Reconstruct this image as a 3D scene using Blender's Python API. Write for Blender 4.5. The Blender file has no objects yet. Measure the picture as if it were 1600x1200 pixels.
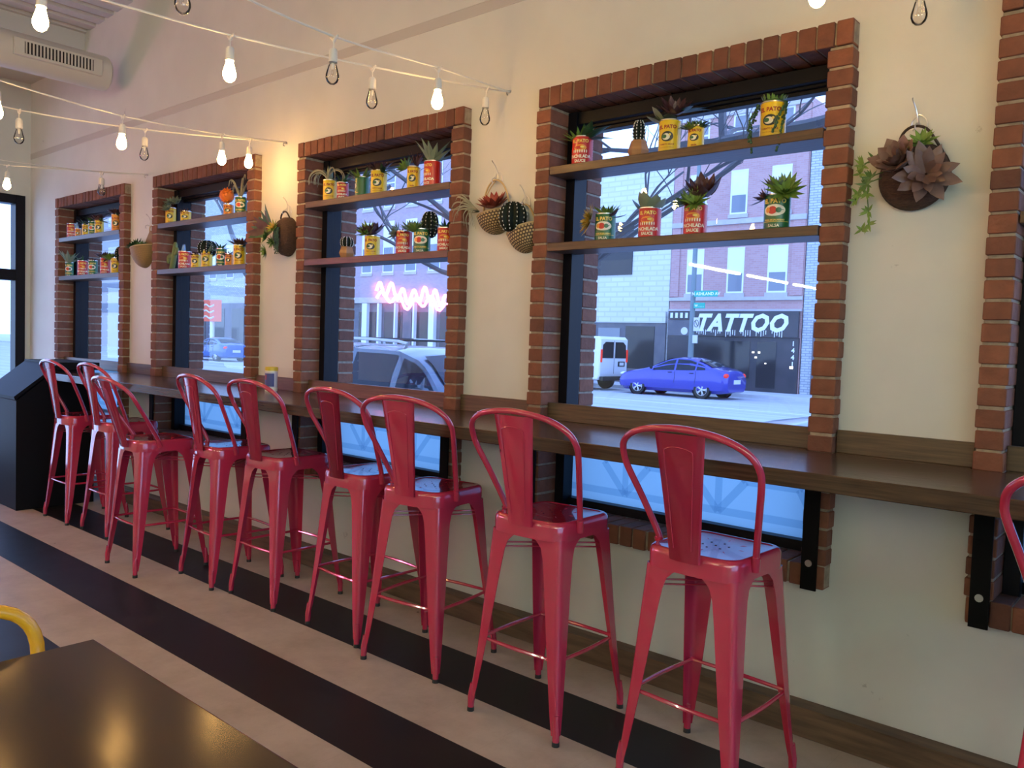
import bpy, bmesh, math, random
from mathutils import Vector, Matrix
R = math.radians
sc = bpy.context.scene
C = sc.collection
random.seed(7)

# ------------------------------------------------------------------ camera
F_PX, PITCH, ROLL, YAW = 1275.5, 0.0512, 0.0345, 0.7121
fwd = Vector((-math.sin(YAW) * math.cos(PITCH), math.cos(YAW) * math.cos(PITCH), -math.sin(PITCH)))
right = Vector((math.cos(YAW), math.sin(YAW), 0))
up = right.cross(fwd)
r2 = right * math.cos(ROLL) + up * math.sin(ROLL)
u2 = -right * math.sin(ROLL) + up * math.cos(ROLL)
cam = bpy.data.objects.new('camera', bpy.data.cameras.new('camera'))
C.objects.link(cam)
mw = Matrix((r2, u2, -fwd)).transposed().to_4x4()
mw.translation = Vector((0, 0, 1.39))
cam.matrix_world = mw
cam.data.sensor_width = 36
cam.data.lens = F_PX / 1600 * 36
cam.data.clip_start = 0.02
cam.data.clip_end = 400
sc.camera = cam

# ------------------------------------------------------------------ sky, exposure
w = bpy.data.worlds.new('overcast_sky'); sc.world = w; w.use_nodes = True
nt = w.node_tree; nt.nodes.clear()
wo = nt.nodes.new('ShaderNodeOutputWorld'); bg = nt.nodes.new('ShaderNodeBackground')
tc = nt.nodes.new('ShaderNodeTexCoord'); sx = nt.nodes.new('ShaderNodeSeparateXYZ'); cr = nt.nodes.new('ShaderNodeValToRGB')
cr.color_ramp.elements[0].position = 0.0; cr.color_ramp.elements[0].color = (0.40, 0.60, 1.0, 1)
cr.color_ramp.elements[1].position = 0.6; cr.color_ramp.elements[1].color = (0.26, 0.44, 1.0, 1)
nt.links.new(tc.outputs['Generated'], sx.inputs[0]); nt.links.new(sx.outputs['Z'], cr.inputs[0])
nt.links.new(cr.outputs[0], bg.inputs['Color']); bg.inputs['Strength'].default_value = 3.9
nt.links.new(bg.outputs[0], wo.inputs[0])
sc.view_settings.view_transform = 'Standard'; sc.view_settings.look = 'None'
sc.view_settings.exposure = 0.0; sc.view_settings.gamma = 1.0
sc.view_settings.use_curve_mapping = False
TUBE_L, BULB_L, NEON_L = 100.0, 116.0, 75.0

# ------------------------------------------------------------------ materials
def mat(name, col, rough=0.5, metal=0.0, col2=None, scale=8.0, bump=0.0, emit=None, es=0.0, stretch=None, spec=0.5, coat=0.0, detail=4.0, lo=0.35, hi=0.65):
    m = bpy.data.materials.new(name); m.use_nodes = True
    n = m.node_tree; p = n.nodes['Principled BSDF']
    p.inputs['Base Color'].default_value = (*col, 1); p.inputs['Roughness'].default_value = rough
    p.inputs['Metallic'].default_value = metal; p.inputs['Specular IOR Level'].default_value = spec
    p.inputs['Coat Weight'].default_value = coat
    t = n.nodes.new('ShaderNodeTexCoord'); mp = n.nodes.new('ShaderNodeMapping'); nz = n.nodes.new('ShaderNodeTexNoise')
    nz.inputs['Scale'].default_value = scale; nz.inputs['Detail'].default_value = detail
    if stretch: mp.inputs['Scale'].default_value = stretch
    n.links.new(t.outputs['Object'], mp.inputs[0]); n.links.new(mp.outputs[0], nz.inputs['Vector'])
    if col2:
        r = n.nodes.new('ShaderNodeValToRGB')
        r.color_ramp.elements[0].position = lo; r.color_ramp.elements[0].color = (*col, 1)
        r.color_ramp.elements[1].position = hi; r.color_ramp.elements[1].color = (*col2, 1)
        n.links.new(nz.outputs['Fac'], r.inputs[0]); n.links.new(r.outputs[0], p.inputs['Base Color'])
    if bump:
        b = n.nodes.new('ShaderNodeBump'); b.inputs['Strength'].default_value = bump; b.inputs['Distance'].default_value = 0.01
        n.links.new(nz.outputs['Fac'], b.inputs['Height']); n.links.new(b.outputs[0], p.inputs['Normal'])
    if emit:
        p.inputs['Emission Color'].default_value = (*emit, 1); p.inputs['Emission Strength'].default_value = es
    return m

def N(m, t): return m.node_tree.nodes.new(t)
def LK(m, a, b): m.node_tree.links.new(a, b)

def brick_mat(name, c1, c2, c3):
    m = mat(name, c1, 0.85, scale=30, bump=0.6)
    p = m.node_tree.nodes['Principled BSDF']
    a = N(m, 'ShaderNodeAttribute'); a.attribute_name = 'tint'
    r = N(m, 'ShaderNodeValToRGB'); r.color_ramp.elements[0].color = (*c1, 1); r.color_ramp.elements[1].color = (*c3, 1)
    e = r.color_ramp.elements.new(0.5); e.color = (*c2, 1)
    LK(m, a.outputs['Fac'], r.inputs[0])
    nz = N(m, 'ShaderNodeTexNoise'); nz.inputs['Scale'].default_value = 22; nz.inputs['Detail'].default_value = 6
    tcn = N(m, 'ShaderNodeTexCoord'); LK(m, tcn.outputs['Object'], nz.inputs['Vector'])
    mr = N(m, 'ShaderNodeMapRange'); mr.inputs['To Min'].default_value = 0.62; mr.inputs['To Max'].default_value = 1.35
    LK(m, nz.outputs['Fac'], mr.inputs[0])
    mx = N(m, 'ShaderNodeVectorMath'); mx.operation = 'SCALE'
    LK(m, r.outputs[0], mx.inputs[0]); LK(m, mr.outputs[0], mx.inputs['Scale']); LK(m, mx.outputs[0], p.inputs['Base Color'])
    return m

M = {}
M['wall'] = mat('white_plaster', (0.575, 0.575, 0.53), 0.60, col2=(0.63, 0.63, 0.58), scale=2.2, bump=0.05)
# scuffs on the wall paint
def add_scuffs(m):
    n = m.node_tree; p = n.nodes['Principled BSDF']
    src = p.inputs['Base Color'].links[0].from_socket
    t = N(m, 'ShaderNodeTexCoord'); v = N(m, 'ShaderNodeTexNoise'); v.inputs['Scale'].default_value = 5.5; v.inputs['Detail'].default_value = 9; v.inputs['Roughness'].default_value = 0.72
    LK(m, t.outputs['Object'], v.inputs['Vector'])
    r = N(m, 'ShaderNodeValToRGB'); r.color_ramp.elements[0].position = 0.672; r.color_ramp.elements[0].color = (0, 0, 0, 1)
    r.color_ramp.elements[1].position = 0.71; r.color_ramp.elements[1].color = (0.5, 0.5, 0.5, 1)
    LK(m, v.outputs['Fac'], r.inputs[0])
    mx = N(m, 'ShaderNodeMixRGB'); mx.inputs['Color2'].default_value = (0.25, 0.24, 0.22, 1)
    LK(m, r.outputs[0], mx.inputs['Fac']); LK(m, src, mx.inputs['Color1']); LK(m, mx.outputs[0], p.inputs['Base Color'])
add_scuffs(M['wall'])
M['shadow_band'] = mat('painted_shadow_band', (0.49, 0.465, 0.425), 0.6)
M['duct'] = mat('cream_painted_duct', (0.56, 0.52, 0.46), 0.5)
M['deck'] = mat('painted_metal_deck', (0.50, 0.46, 0.42), 0.55)
M['brick'] = brick_mat('red_brick', (0.155, 0.056, 0.030), (0.215, 0.076, 0.038), (0.12, 0.046, 0.027))
M['mortar'] = mat('beige_mortar', (0.33, 0.26, 0.18), 0.9, col2=(0.23, 0.175, 0.12), scale=35, bump=0.4)
M['steel'] = mat('black_window_steel', (0.005, 0.005, 0.008), 0.4, spec=0.2)
M['black'] = mat('black_laminate', (0.005, 0.005, 0.007), 0.5, spec=0.15)
M['bar'] = mat('matte_black_bar', (0.003, 0.003, 0.003), 0.65, spec=0.12)
M['shelfwood'] = mat('brown_stained_shelf_wood', (0.060, 0.030, 0.014), 0.38, col2=(0.10, 0.052, 0.024), scale=5, stretch=(1.5, 14, 22), bump=0.08)
M['wood'] = mat('dark_walnut_stained_wood', (0.038, 0.020, 0.011), 0.22, col2=(0.085, 0.046, 0.024), scale=4, stretch=(1.2, 16, 24), bump=0.06)
M['edgewood'] = mat('walnut_stained_plank', (0.070, 0.042, 0.021), 0.4, col2=(0.125, 0.075, 0.038), scale=4, stretch=(1.2, 16, 24), bump=0.08)
M['basewood'] = mat('worn_brown_baseboard', (0.075, 0.045, 0.025), 0.5, col2=(0.15, 0.09, 0.05), scale=3, stretch=(1.5, 8, 14), bump=0.1)
M['tablewood'] = mat('dark_brown_table_wood', (0.022, 0.010, 0.004), 0.17, col2=(0.040, 0.018, 0.007), scale=3, stretch=(2, 10, 10), bump=0.02, spec=0.28)
M['pink'] = mat('glossy_raspberry_enamel', (0.45, 0.024, 0.066), 0.15, coat=1.0, scale=3, spec=0.55)
M['yellowchair'] = mat('glossy_amber_enamel', (0.75, 0.36, 0.015), 0.25, coat=0.4)
M['rubber'] = mat('black_rubber', (0.012, 0.012, 0.012), 0.7)
M['hole'] = mat('dark_drain_hole', (0.01, 0.003, 0.004), 0.8)
M['bolt'] = mat('zinc_bolt', (0.55, 0.55, 0.55), 0.35, metal=1)
M['tin'] = mat('silver_tin', (0.66, 0.66, 0.68), 0.28, metal=1)
M['cord'] = mat('white_cord', (0.72, 0.69, 0.62), 0.5)
M['socket'] = mat('white_plastic_socket', (0.68, 0.66, 0.60), 0.4)
M['red'] = mat('red_can_print', (0.52, 0.022, 0.014), 0.32)
M['yel'] = mat('yellow_can_print', (0.74, 0.50, 0.012), 0.32)
M['grn'] = mat('green_can_print', (0.012, 0.115, 0.035), 0.32)
M['ora'] = mat('orange_can_print', (0.72, 0.26, 0.015), 0.32)
M['cream'] = mat('cream_print', (0.80, 0.76, 0.60), 0.4)
M['inkred'] = mat('dark_red_ink', (0.30, 0.02, 0.01), 0.4)
M['inkblk'] = mat('black_ink', (0.02, 0.02, 0.018), 0.4)
M['inkyel'] = mat('gold_ink', (0.82, 0.62, 0.12), 0.4)
M['soil'] = mat('dark_soil', (0.02, 0.014, 0.008), 0.95, bump=0.5, scale=60)
M['woodpot'] = mat('faceted_light_wood', (0.42, 0.22, 0.09), 0.55, col2=(0.30, 0.15, 0.06), scale=4, stretch=(1, 1, 9))
M['lg'] = mat('light_green_leaf', (0.17, 0.28, 0.045), 0.45, col2=(0.10, 0.19, 0.03), scale=20)
M['mg'] = mat('mid_green_leaf', (0.075, 0.17, 0.035), 0.45, col2=(0.045, 0.11, 0.025), scale=20)
M['dg'] = mat('dark_green_leaf', (0.022, 0.065, 0.026), 0.45, col2=(0.035, 0.10, 0.035), scale=20)
M['gg'] = mat('grey_green_leaf', (0.14, 0.19, 0.12), 0.55, col2=(0.20, 0.25, 0.16), scale=16)
M['pu'] = mat('dark_plum_leaf', (0.055, 0.020, 0.028), 0.4, col2=(0.10, 0.045, 0.045), scale=16)
M['br'] = mat('brown_mauve_leaf', (0.115, 0.062, 0.052), 0.45, col2=(0.19, 0.115, 0.095), scale=14)
M['rl'] = mat('crimson_leaf', (0.30, 0.035, 0.022), 0.45, col2=(0.16, 0.035, 0.02), scale=14)
M['tanleaf'] = mat('pale_airplant_leaf', (0.34, 0.31, 0.21), 0.55, col2=(0.22, 0.22, 0.14), scale=14)
M['oran'] = mat('orange_flower', (0.80, 0.19, 0.015), 0.6)
M['yg'] = mat('yellow_orange_leaf', (0.50, 0.26, 0.02), 0.5, col2=(0.30, 0.27, 0.03), scale=24)
M['cactus'] = mat('blackish_green_cactus', (0.005, 0.011, 0.006), 0.6, spec=0.2)
M['saguaro'] = mat('olive_saguaro', (0.15, 0.19, 0.06), 0.7, bump=0.6, scale=60)
M['spine'] = mat('white_spines', (0.75, 0.75, 0.68), 0.6)
M['bluebits'] = mat('pale_blue_leaf', (0.25, 0.42, 0.62), 0.5)
M['coco'] = mat('dark_brown_coconut_fibre', (0.040, 0.016, 0.009), 0.7, col2=(0.085, 0.038, 0.02), scale=14, stretch=(4, 4, 30), bump=0.8)
M['rim'] = mat('dark_vine_rim', (0.035, 0.018, 0.010), 0.6)
M['rattan'] = mat('natural_rattan', (0.50, 0.36, 0.17), 0.6)

def weave_mat(name, c1, c2, sc_u, sc_v):
    m = mat(name, c1, 0.65)
    p = m.node_tree.nodes['Principled BSDF']
    uv = N(m, 'ShaderNodeUVMap'); mp = N(m, 'ShaderNodeMapping'); mp.inputs['Scale'].default_value = (sc_u, sc_v, 1)
    ck = N(m, 'ShaderNodeTexBrick'); ck.inputs['Color1'].default_value = (*c1, 1); ck.inputs['Color2'].default_value = (*[c * 0.75 for c in c1], 1)
    ck.inputs['Mortar'].default_value = (*c2, 1); ck.inputs['Scale'].default_value = 1; ck.inputs['Mortar Size'].default_value = 0.10
    ck.inputs['Brick Width'].default_value = 0.5; ck.inputs['Row Height'].default_value = 0.5
    LK(m, uv.outputs[0], mp.inputs[0]); LK(m, mp.outputs[0], ck.inputs['Vector']); LK(m, ck.outputs['Color'], p.inputs['Base Color'])
    b = N(m, 'ShaderNodeBump'); b.inputs['Strength'].default_value = 0.8; b.inputs['Distance'].default_value = 0.004; b.invert = True
    LK(m, ck.outputs['Fac'], b.inputs['Height']); LK(m, b.outputs[0], p.inputs['Normal'])
    return m
M['weave'] = weave_mat('open_diamond_weave', (0.58, 0.42, 0.19), (0.06, 0.035, 0.015), 9, 6)
M['straw'] = weave_mat('fine_straw_weave', (0.40, 0.26, 0.085), (0.22, 0.13, 0.04), 22, 16)

def floor_mat():
    m = mat('striped_vinyl_tiles', (0.6, 0.5, 0.45), 0.2)
    n = m.node_tree; p = n.nodes['Principled BSDF']
    t = N(m, 'ShaderNodeTexCoord'); s = N(m, 'ShaderNodeSeparateXYZ'); LK(m, t.outputs['Object'], s.inputs[0])
    def mth(op, a, b=None):
        q = N(m, 'ShaderNodeMath'); q.operation = op
        if isinstance(a, (int, float)): q.inputs[0].default_value = a
        else: LK(m, a, q.inputs[0])
        if b is not None:
            if isinstance(b, (int, float)): q.inputs[1].default_value = b
            else: LK(m, b, q.inputs[1])
        return q.outputs[0]
    k = mth('DIVIDE', mth('SUBTRACT', s.outputs['Y'], 2.2895), 0.3040)
    par = mth('MODULO', mth('ADD', mth('FLOOR', k), 200), 2)            # 0 = dark, 1 = light
    dark = mth('LESS_THAN', par, 0.5)
    # joints between tiles
    jx = mth('ABSOLUTE', mth('SUBTRACT', mth('FRACT', mth('DIVIDE', s.outputs['X'], 0.3048)), 0.5))
    joint = mth('MULTIPLY', mth('GREATER_THAN', jx, 0.4965), 0.10)
    nz = N(m, 'ShaderNodeTexNoise'); nz.inputs['Scale'].default_value = 3.5; nz.inputs['Detail'].default_value = 10; nz.inputs['Roughness'].default_value = 0.68
    LK(m, t.outputs['Object'], nz.inputs['Vector'])
    r1 = N(m, 'ShaderNodeValToRGB'); r1.color_ramp.elements[0].position = 0.36; r1.color_ramp.elements[0].color = (0.40, 0.335, 0.27, 1)
    r1.color_ramp.elements[1].position = 0.62; r1.color_ramp.elements[1].color = (0.52, 0.45, 0.375, 1)
    r2_ = N(m, 'ShaderNodeValToRGB'); r2_.color_ramp.elements[0].position = 0.4; r2_.color_ramp.elements[0].color = (0.010, 0.010, 0.010, 1)
    r2_.color_ramp.elements[1].position = 0.75; r2_.color_ramp.elements[1].color = (0.022, 0.020, 0.020, 1)
    LK(m, nz.outputs['Fac'], r1.inputs[0]); LK(m, nz.outputs['Fac'], r2_.inputs[0])
    mx = N(m, 'ShaderNodeMixRGB'); LK(m, dark, mx.inputs['Fac']); LK(m, r1.outputs[0], mx.inputs['Color1']); LK(m, r2_.outputs[0], mx.inputs['Color2'])
    v = N(m, 'ShaderNodeTexVoronoi'); v.inputs['Scale'].default_value = 3.1; LK(m, t.outputs['Object'], v.inputs['Vector'])
    speck = mth('LESS_THAN', v.outputs['Distance'], 0.022)
    mx2 = N(m, 'ShaderNodeMixRGB'); mx2.inputs['Color2'].default_value = (0.06, 0.045, 0.03, 1)
    LK(m, mth('MAXIMUM', speck, joint), mx2.inputs['Fac']); LK(m, mx.outputs[0], mx2.inputs['Color1'])
    LK(m, mx2.outputs[0], p.inputs['Base Color'])
    nr = N(m, 'ShaderNodeMapRange'); nr.inputs['To Min'].default_value = 0.34; nr.inputs['To Max'].default_value = 0.55; p.inputs['Specular IOR Level'].default_value = 0.25
    LK(m, nz.outputs['Fac'], nr.inputs[0]); LK(m, nr.outputs[0], p.inputs['Roughness'])
    return m
M['floor'] = floor_mat()

def glass_mat(name, tint=(1, 1, 1), add=0.0, ior=1.5):
    m = bpy.data.materials.new(name); m.use_nodes = True; n = m.node_tree; n.nodes.clear()
    o = N(m, 'ShaderNodeOutputMaterial'); mx = N(m, 'ShaderNodeMixShader'); tr = N(m, 'ShaderNodeBsdfTransparent'); gl = N(m, 'ShaderNodeBsdfGlossy'); fr = N(m, 'ShaderNodeFresnel')
    tr.inputs[0].default_value = (*tint, 1); gl.inputs['Roughness'].default_value = 0.0; fr.inputs['IOR'].default_value = ior
    ad = N(m, 'ShaderNodeMath'); ad.operation = 'ADD'; ad.inputs[1].default_value = add
    LK(m, fr.outputs[0], ad.inputs[0]); LK(m, ad.outputs[0], mx.inputs[0]); LK(m, tr.outputs[0], mx.inputs[1]); LK(m, gl.outputs[0], mx.inputs[2]); LK(m, mx.outputs[0], o.inputs[0])
    return m
M['glass'] = glass_mat('window_glass', (0.90, 0.94, 1.0), 0.03)
M['bulbglass'] = glass_mat('clear_bulb_glass', (0.97, 0.96, 0.93), 0.04, 1.3)
def film_mat(name, col):
    m = bpy.data.materials.new(name); m.use_nodes = True; n = m.node_tree; n.nodes.clear()
    o = N(m, 'ShaderNodeOutputMaterial'); mx = N(m, 'ShaderNodeMixShader'); tr = N(m, 'ShaderNodeBsdfTranslucent'); df = N(m, 'ShaderNodeBsdfDiffuse')
    tr.inputs[0].default_value = (*col, 1); df.inputs[0].default_value = (*[c * 0.6 for c in col], 1); mx.inputs[0].default_value = 0.22
    LK(m, tr.outputs[0], mx.inputs[1]); LK(m, df.outputs[0], mx.inputs[2]); LK(m, mx.outputs[0], o.inputs[0])
    return m
M['film'] = film_mat('frosted_window_film', (0.30, 0.50, 0.60))
M['filmline'] = glass_mat('grey_film_pattern', (0.70, 0.78, 0.84), 0.0, 1.05)
def emis(name, col, s):
    m = bpy.data.materials.new(name); m.use_nodes = True; n = m.node_tree; n.nodes.clear()
    o = N(m, 'ShaderNodeOutputMaterial'); e = N(m, 'ShaderNodeEmission'); e.inputs[0].default_value = (*col, 1); e.inputs[1].default_value = s
    LK(m, e.outputs[0], o.inputs[0]); return m
M['bulbon'] = emis('warm_lit_bulb', (1.0, 0.54, 0.16), BULB_L)
M['filament'] = mat('thin_filament', (0.5, 0.4, 0.3), 0.4, metal=1)
M['tube'] = emis('lit_fluorescent_tube', (0.80, 1.0, 0.80), TUBE_L)
M['neon'] = emis('pink_neon_glass', (1.0, 0.20, 0.42), NEON_L)
# outdoors
M['asphalt'] = mat('pale_worn_asphalt', (0.42, 0.42, 0.42), 0.9, col2=(0.52, 0.52, 0.52), scale=0.9, stretch=(0.3, 3, 1), detail=8)
M['conc'] = mat('pale_concrete', (0.50, 0.50, 0.49), 0.9, col2=(0.58, 0.58, 0.57), scale=2)
M['lane'] = mat('white_lane_paint', (0.75, 0.75, 0.72), 0.8)
def facade_brick(name, c1, c2, mo, s=1.0):
    m = mat(name, c1, 0.9); p = m.node_tree.nodes['Principled BSDF']
    t = N(m, 'ShaderNodeTexCoord'); s_ = N(m, 'ShaderNodeSeparateXYZ'); cb = N(m, 'ShaderNodeCombineXYZ'); b = N(m, 'ShaderNodeTexBrick')
    LK(m, t.outputs['Object'], s_.inputs[0])
    ad = N(m, 'ShaderNodeMath'); ad.operation = 'ADD'; LK(m, s_.outputs['X'], ad.inputs[0]); LK(m, s_.outputs['Y'], ad.inputs[1])
    LK(m, ad.outputs[0], cb.inputs[0]); LK(m, s_.outputs['Z'], cb.inputs[1]); LK(m, cb.outputs[0], b.inputs['Vector'])
    b.inputs['Color1'].default_value = (*c1, 1); b.inputs['Color2'].default_value = (*c2, 1); b.inputs['Mortar'].default_value = (*mo, 1)
    b.inputs['Scale'].default_value = s; b.inputs['Brick Width'].default_value = 0.24; b.inputs['Row Height'].default_value = 0.08; b.inputs['Mortar Size'].default_value = 0.012
    LK(m, b.outputs['Color'], p.inputs['Base Color']); return m
M['fb_red'] = facade_brick('pinkish_red_facade_brick', (0.50, 0.27, 0.25), (0.56, 0.33, 0.30), (0.52, 0.35, 0.33))
M['fb_white'] = facade_brick('whitewashed_block_wall', (0.66, 0.66, 0.62), (0.72, 0.72, 0.69), (0.60, 0.60, 0.57), 0.35)
M['fb_grey'] = facade_brick('pale_grey_brick', (0.48, 0.50, 0.50), (0.60, 0.61, 0.60), (0.30, 0.33, 0.36), 0.8)
M['fb_mauve'] = facade_brick('mauve_brick', (0.42, 0.31, 0.33), (0.48, 0.36, 0.38), (0.44, 0.35, 0.36))
M['stone'] = mat('pale_lintel_stone', (0.56, 0.52, 0.52), 0.85, col2=(0.5, 0.46, 0.46), scale=3)
M['dkfront'] = mat('dark_storefront', (0.035, 0.035, 0.045), 0.35, col2=(0.06, 0.055, 0.065), scale=1.4)
M['midfront'] = mat('grey_storefront', (0.11, 0.11, 0.13), 0.5, col2=(0.16, 0.15, 0.16), scale=2)
M['winwhite'] = mat('white_window_frame', (0.80, 0.82, 0.78), 0.5)
M['blind'] = mat('white_roller_blind', (0.85, 0.86, 0.80), 0.8)
M['farpane'] = mat('grey_window_pane', (0.22, 0.24, 0.27), 0.15)
M['darkpane'] = mat('dark_shop_pane', (0.03, 0.03, 0.035), 0.12)
M['signwhite'] = mat('white_sign_letters', (0.92, 0.93, 0.90), 0.6)
M['litwindow'] = emis('lit_shop_lamp', (1.0, 0.95, 0.9), 3.0)
M['teal'] = mat('teal_street_sign', (0.02, 0.42, 0.30), 0.5)
M['pole'] = mat('grey_green_pole', (0.20, 0.25, 0.25), 0.6)
M['bark'] = mat('grey_bark', (0.16, 0.15, 0.15), 0.9)
M['signpink'] = emis('backlit_pink_sign', (0.95, 0.35, 0.42), 0.8)
M['carblue'] = mat('cobalt_car_paint', (0.030, 0.036, 0.34), 0.22, coat=0.8, metal=0.1)
M['carteal'] = mat('azure_car_paint', (0.02, 0.10, 0.33), 0.25, coat=0.8)
M['vanwhite'] = mat('white_van_paint', (0.78, 0.78, 0.76), 0.3, coat=0.5)
M['suvgrey'] = mat('slate_suv_paint', (0.075, 0.10, 0.13), 0.25, coat=0.8, metal=0.3)
M['silver'] = mat('silver_car_paint', (0.42, 0.43, 0.44), 0.28, coat=0.6, metal=0.4)
M['carglass'] = mat('dark_car_glass', (0.014, 0.018, 0.028), 0.10, spec=0.22)
M['tyre'] = mat('tyre_rubber', (0.015, 0.015, 0.016), 0.8)
M['alloy'] = mat('bright_alloy', (0.68, 0.68, 0.66), 0.35, metal=0.5)
M['tail'] = mat('red_tail_lamp', (0.45, 0.01, 0.01), 0.25, emit=(1, 0.08, 0.05), es=0.5)
M['headl'] = mat('clear_head_lamp', (0.75, 0.78, 0.78), 0.15)
M['plate'] = mat('white_plate', (0.7, 0.7, 0.7), 0.5)
M['wipelabel'] = mat('white_blue_label', (0.62, 0.60, 0.66), 0.4)
M['wipelid'] = mat('yellow_plastic_lid', (0.80, 0.60, 0.05), 0.4)
M['wipeblue'] = mat('navy_label_print', (0.05, 0.06, 0.22), 0.4)

# ------------------------------------------------------------------ mesh builder
class B:
    def __init__(s): s.bm = bmesh.new(); s.mats = []; s.tint = None; s.uvl = None
    def mi(s, m):
        m = M[m] if isinstance(m, str) else m
        if m not in s.mats: s.mats.append(m)
        return s.mats.index(m)
    def face(s, vs, m, smooth=False):
        try: f = s.bm.faces.new(vs)
        except ValueError: return None
        f.material_index = s.mi(m); f.smooth = smooth; return f
    def box(s, x0, x1, y0, y1, z0, z1, m, T=None):
        P = [Vector(p) for p in ((x0, y0, z0), (x1, y0, z0), (x1, y1, z0), (x0, y1, z0), (x0, y0, z1), (x1, y0, z1), (x1, y1, z1), (x0, y1, z1))]
        if T: P = [T @ p for p in P]
        v = [s.bm.verts.new(p) for p in P]
        return [s.face([v[i] for i in q], m) for q in ((0, 3, 2, 1), (4, 5, 6, 7), (0, 1, 5, 4), (1, 2, 6, 5), (2, 3, 7, 6), (3, 0, 4, 7))]
    def prism(s, poly, axis, a, b, m, smooth=False):     # poly in the plane normal to axis, extruded a..b
        def pt(u, v, t): return {'x': (t, u, v), 'y': (u, t, v), 'z': (u, v, t)}[axis]
        A = [s.bm.verts.new(pt(u, v, a)) for u, v in poly]; D = [s.bm.verts.new(pt(u, v, b)) for u, v in poly]
        n = len(poly)
        s.face(A[::-1], m); s.face(D, m)
        for i in range(n): s.face([A[i], A[(i + 1) % n], D[(i + 1) % n], D[i]], m, smooth)
    def tube(s, pts, r, m, n=8, caps=True, closed=False, flat=None):
        pts = [Vector(p) for p in pts]; rings = []
        if 4 <= len(pts) <= 13 and not closed:
            V = pts; o_ = []; rl = r if isinstance(r, (list, tuple)) else [r] * len(V); ro = []
            for i in range(len(V) - 1):
                p0 = V[max(i - 1, 0)]; p1 = V[i]; p2 = V[i + 1]; p3 = V[min(i + 2, len(V) - 1)]
                for q in range(3):
                    t = q / 3; o_.append(.5 * ((2 * p1) + (p2 - p0) * t + (2 * p0 - 5 * p1 + 4 * p2 - p3) * t * t + (-p0 + 3 * p1 - 3 * p2 + p3) * t ** 3)); ro.append(rl[i] + (rl[i + 1] - rl[i]) * t)
            o_.append(V[-1]); ro.append(rl[-1]); pts = o_; r = ro
        k = len(pts); rr = r if isinstance(r, (list, tuple)) else [r] * k
        t0 = (pts[1] - pts[0]).normalized(); nrm = t0.orthogonal().normalized()
        for i in range(k):
            if closed: t = (pts[(i + 1) % k] - pts[i - 1]).normalized()
            elif i == 0: t = t0
            elif i == k - 1: t = (pts[-1] - pts[-2]).normalized()
            else: t = (pts[i + 1] - pts[i - 1]).normalized()
            nrm = (nrm - t * nrm.dot(t)); nrm = nrm.normalized() if nrm.length > 1e-6 else t.orthogonal().normalized()
            bn = t.cross(nrm)
            rings.append([s.bm.verts.new(pts[i] + (nrm * math.cos(2 * math.pi * j / n) + bn * math.sin(2 * math.pi * j / n)) * max(rr[i], 1e-5)) for j in range(n)])
        rng = range(k) if closed else range(k - 1)
        for i in rng:
            a = rings[i]; b = rings[(i + 1) % k]
            for j in range(n): s.face([a[j], a[(j + 1) % n], b[(j + 1) % n], b[j]], m, True)
        if caps and not closed: s.face(rings[0][::-1], m); s.face(rings[-1], m)
    def lathe(s, prof, m, c=(0, 0, 0), n=24, T=None, ribs=0, amp=0.0, arc=1.0, a0=0.0, uv=False):
        c = Vector(c); rings = []
        cnt = n if arc >= 1 else n + 1
        for (r, z) in prof:
            ring = []
            for j in range(cnt):
                a = a0 + 2 * math.pi * arc * j / n
                q = r * (1 + (amp * math.cos(ribs * a) if ribs else 0))
                p = Vector((q * math.cos(a), q * math.sin(a), z))
                if T: p = T @ p
                ring.append(s.bm.verts.new(p + c))
            rings.append(ring)
        L = None
        if uv: L = s.bm.loops.layers.uv.verify()
        for i in range(len(rings) - 1):
            mm = m[i] if isinstance(m, list) else m
            for j in range(n):
                j2 = (j + 1) % cnt
                f = s.face([rings[i][j], rings[i][j2], rings[i + 1][j2], rings[i + 1][j]], mm, True)
                if f and L:
                    for lp, (u, v) in zip(f.loops, ((j, i), (j + 1, i), (j + 1, i + 1), (j, i + 1))): lp[L].uv = (u / n, v / (len(rings) - 1))
        return rings
    def sphere(s, c, r, m, seg=10, rings=6, sc_=(1, 1, 1), T=None):
        prof = [(math.sin(math.pi * i / rings), -math.cos(math.pi * i / rings)) for i in range(rings + 1)]
        S = Matrix.Diagonal((r * sc_[0], r * sc_[1], r * sc_[2])); 
        if T: S = T @ S
        s.lathe([(max(a, 1e-4), b) for a, b in prof], m, c=c, n=seg, T=S)
    def leaf(s, o, d, L, W, m, upv=(0, 0, 1), curl=0.3, th=0.18, seg=5, tip=0.0, pw=0.6):
        o = Vector(o); d = Vector(d).normalized(); u = Vector(upv); sd = d.cross(u)
        if sd.length < 1e-4: sd = d.orthogonal()
        sd.normalize(); u = sd.cross(d).normalized(); prev = None
        for i in range(seg + 1):
            t = i / seg
            wd = W * 0.5 * (math.sin(math.pi * min(1, (t ** pw) * 0.93 + 0.07)) if True else 1)
            if i == seg: wd = W * tip
            p = o + d * (L * t) + u * (curl * L * (t ** 2))
            q = [s.bm.verts.new(p + v) for v in (sd * wd, u * wd * th + u * 0, -sd * wd, -u * (wd * th * 1.4))]
            if prev:
                for k in range(4): s.face([prev[k], prev[(k + 1) % 4], q[(k + 1) % 4], q[k]], m, True)
            else: s.face(q[::-1], m)
            prev = q
        s.face(prev, m)
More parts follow.
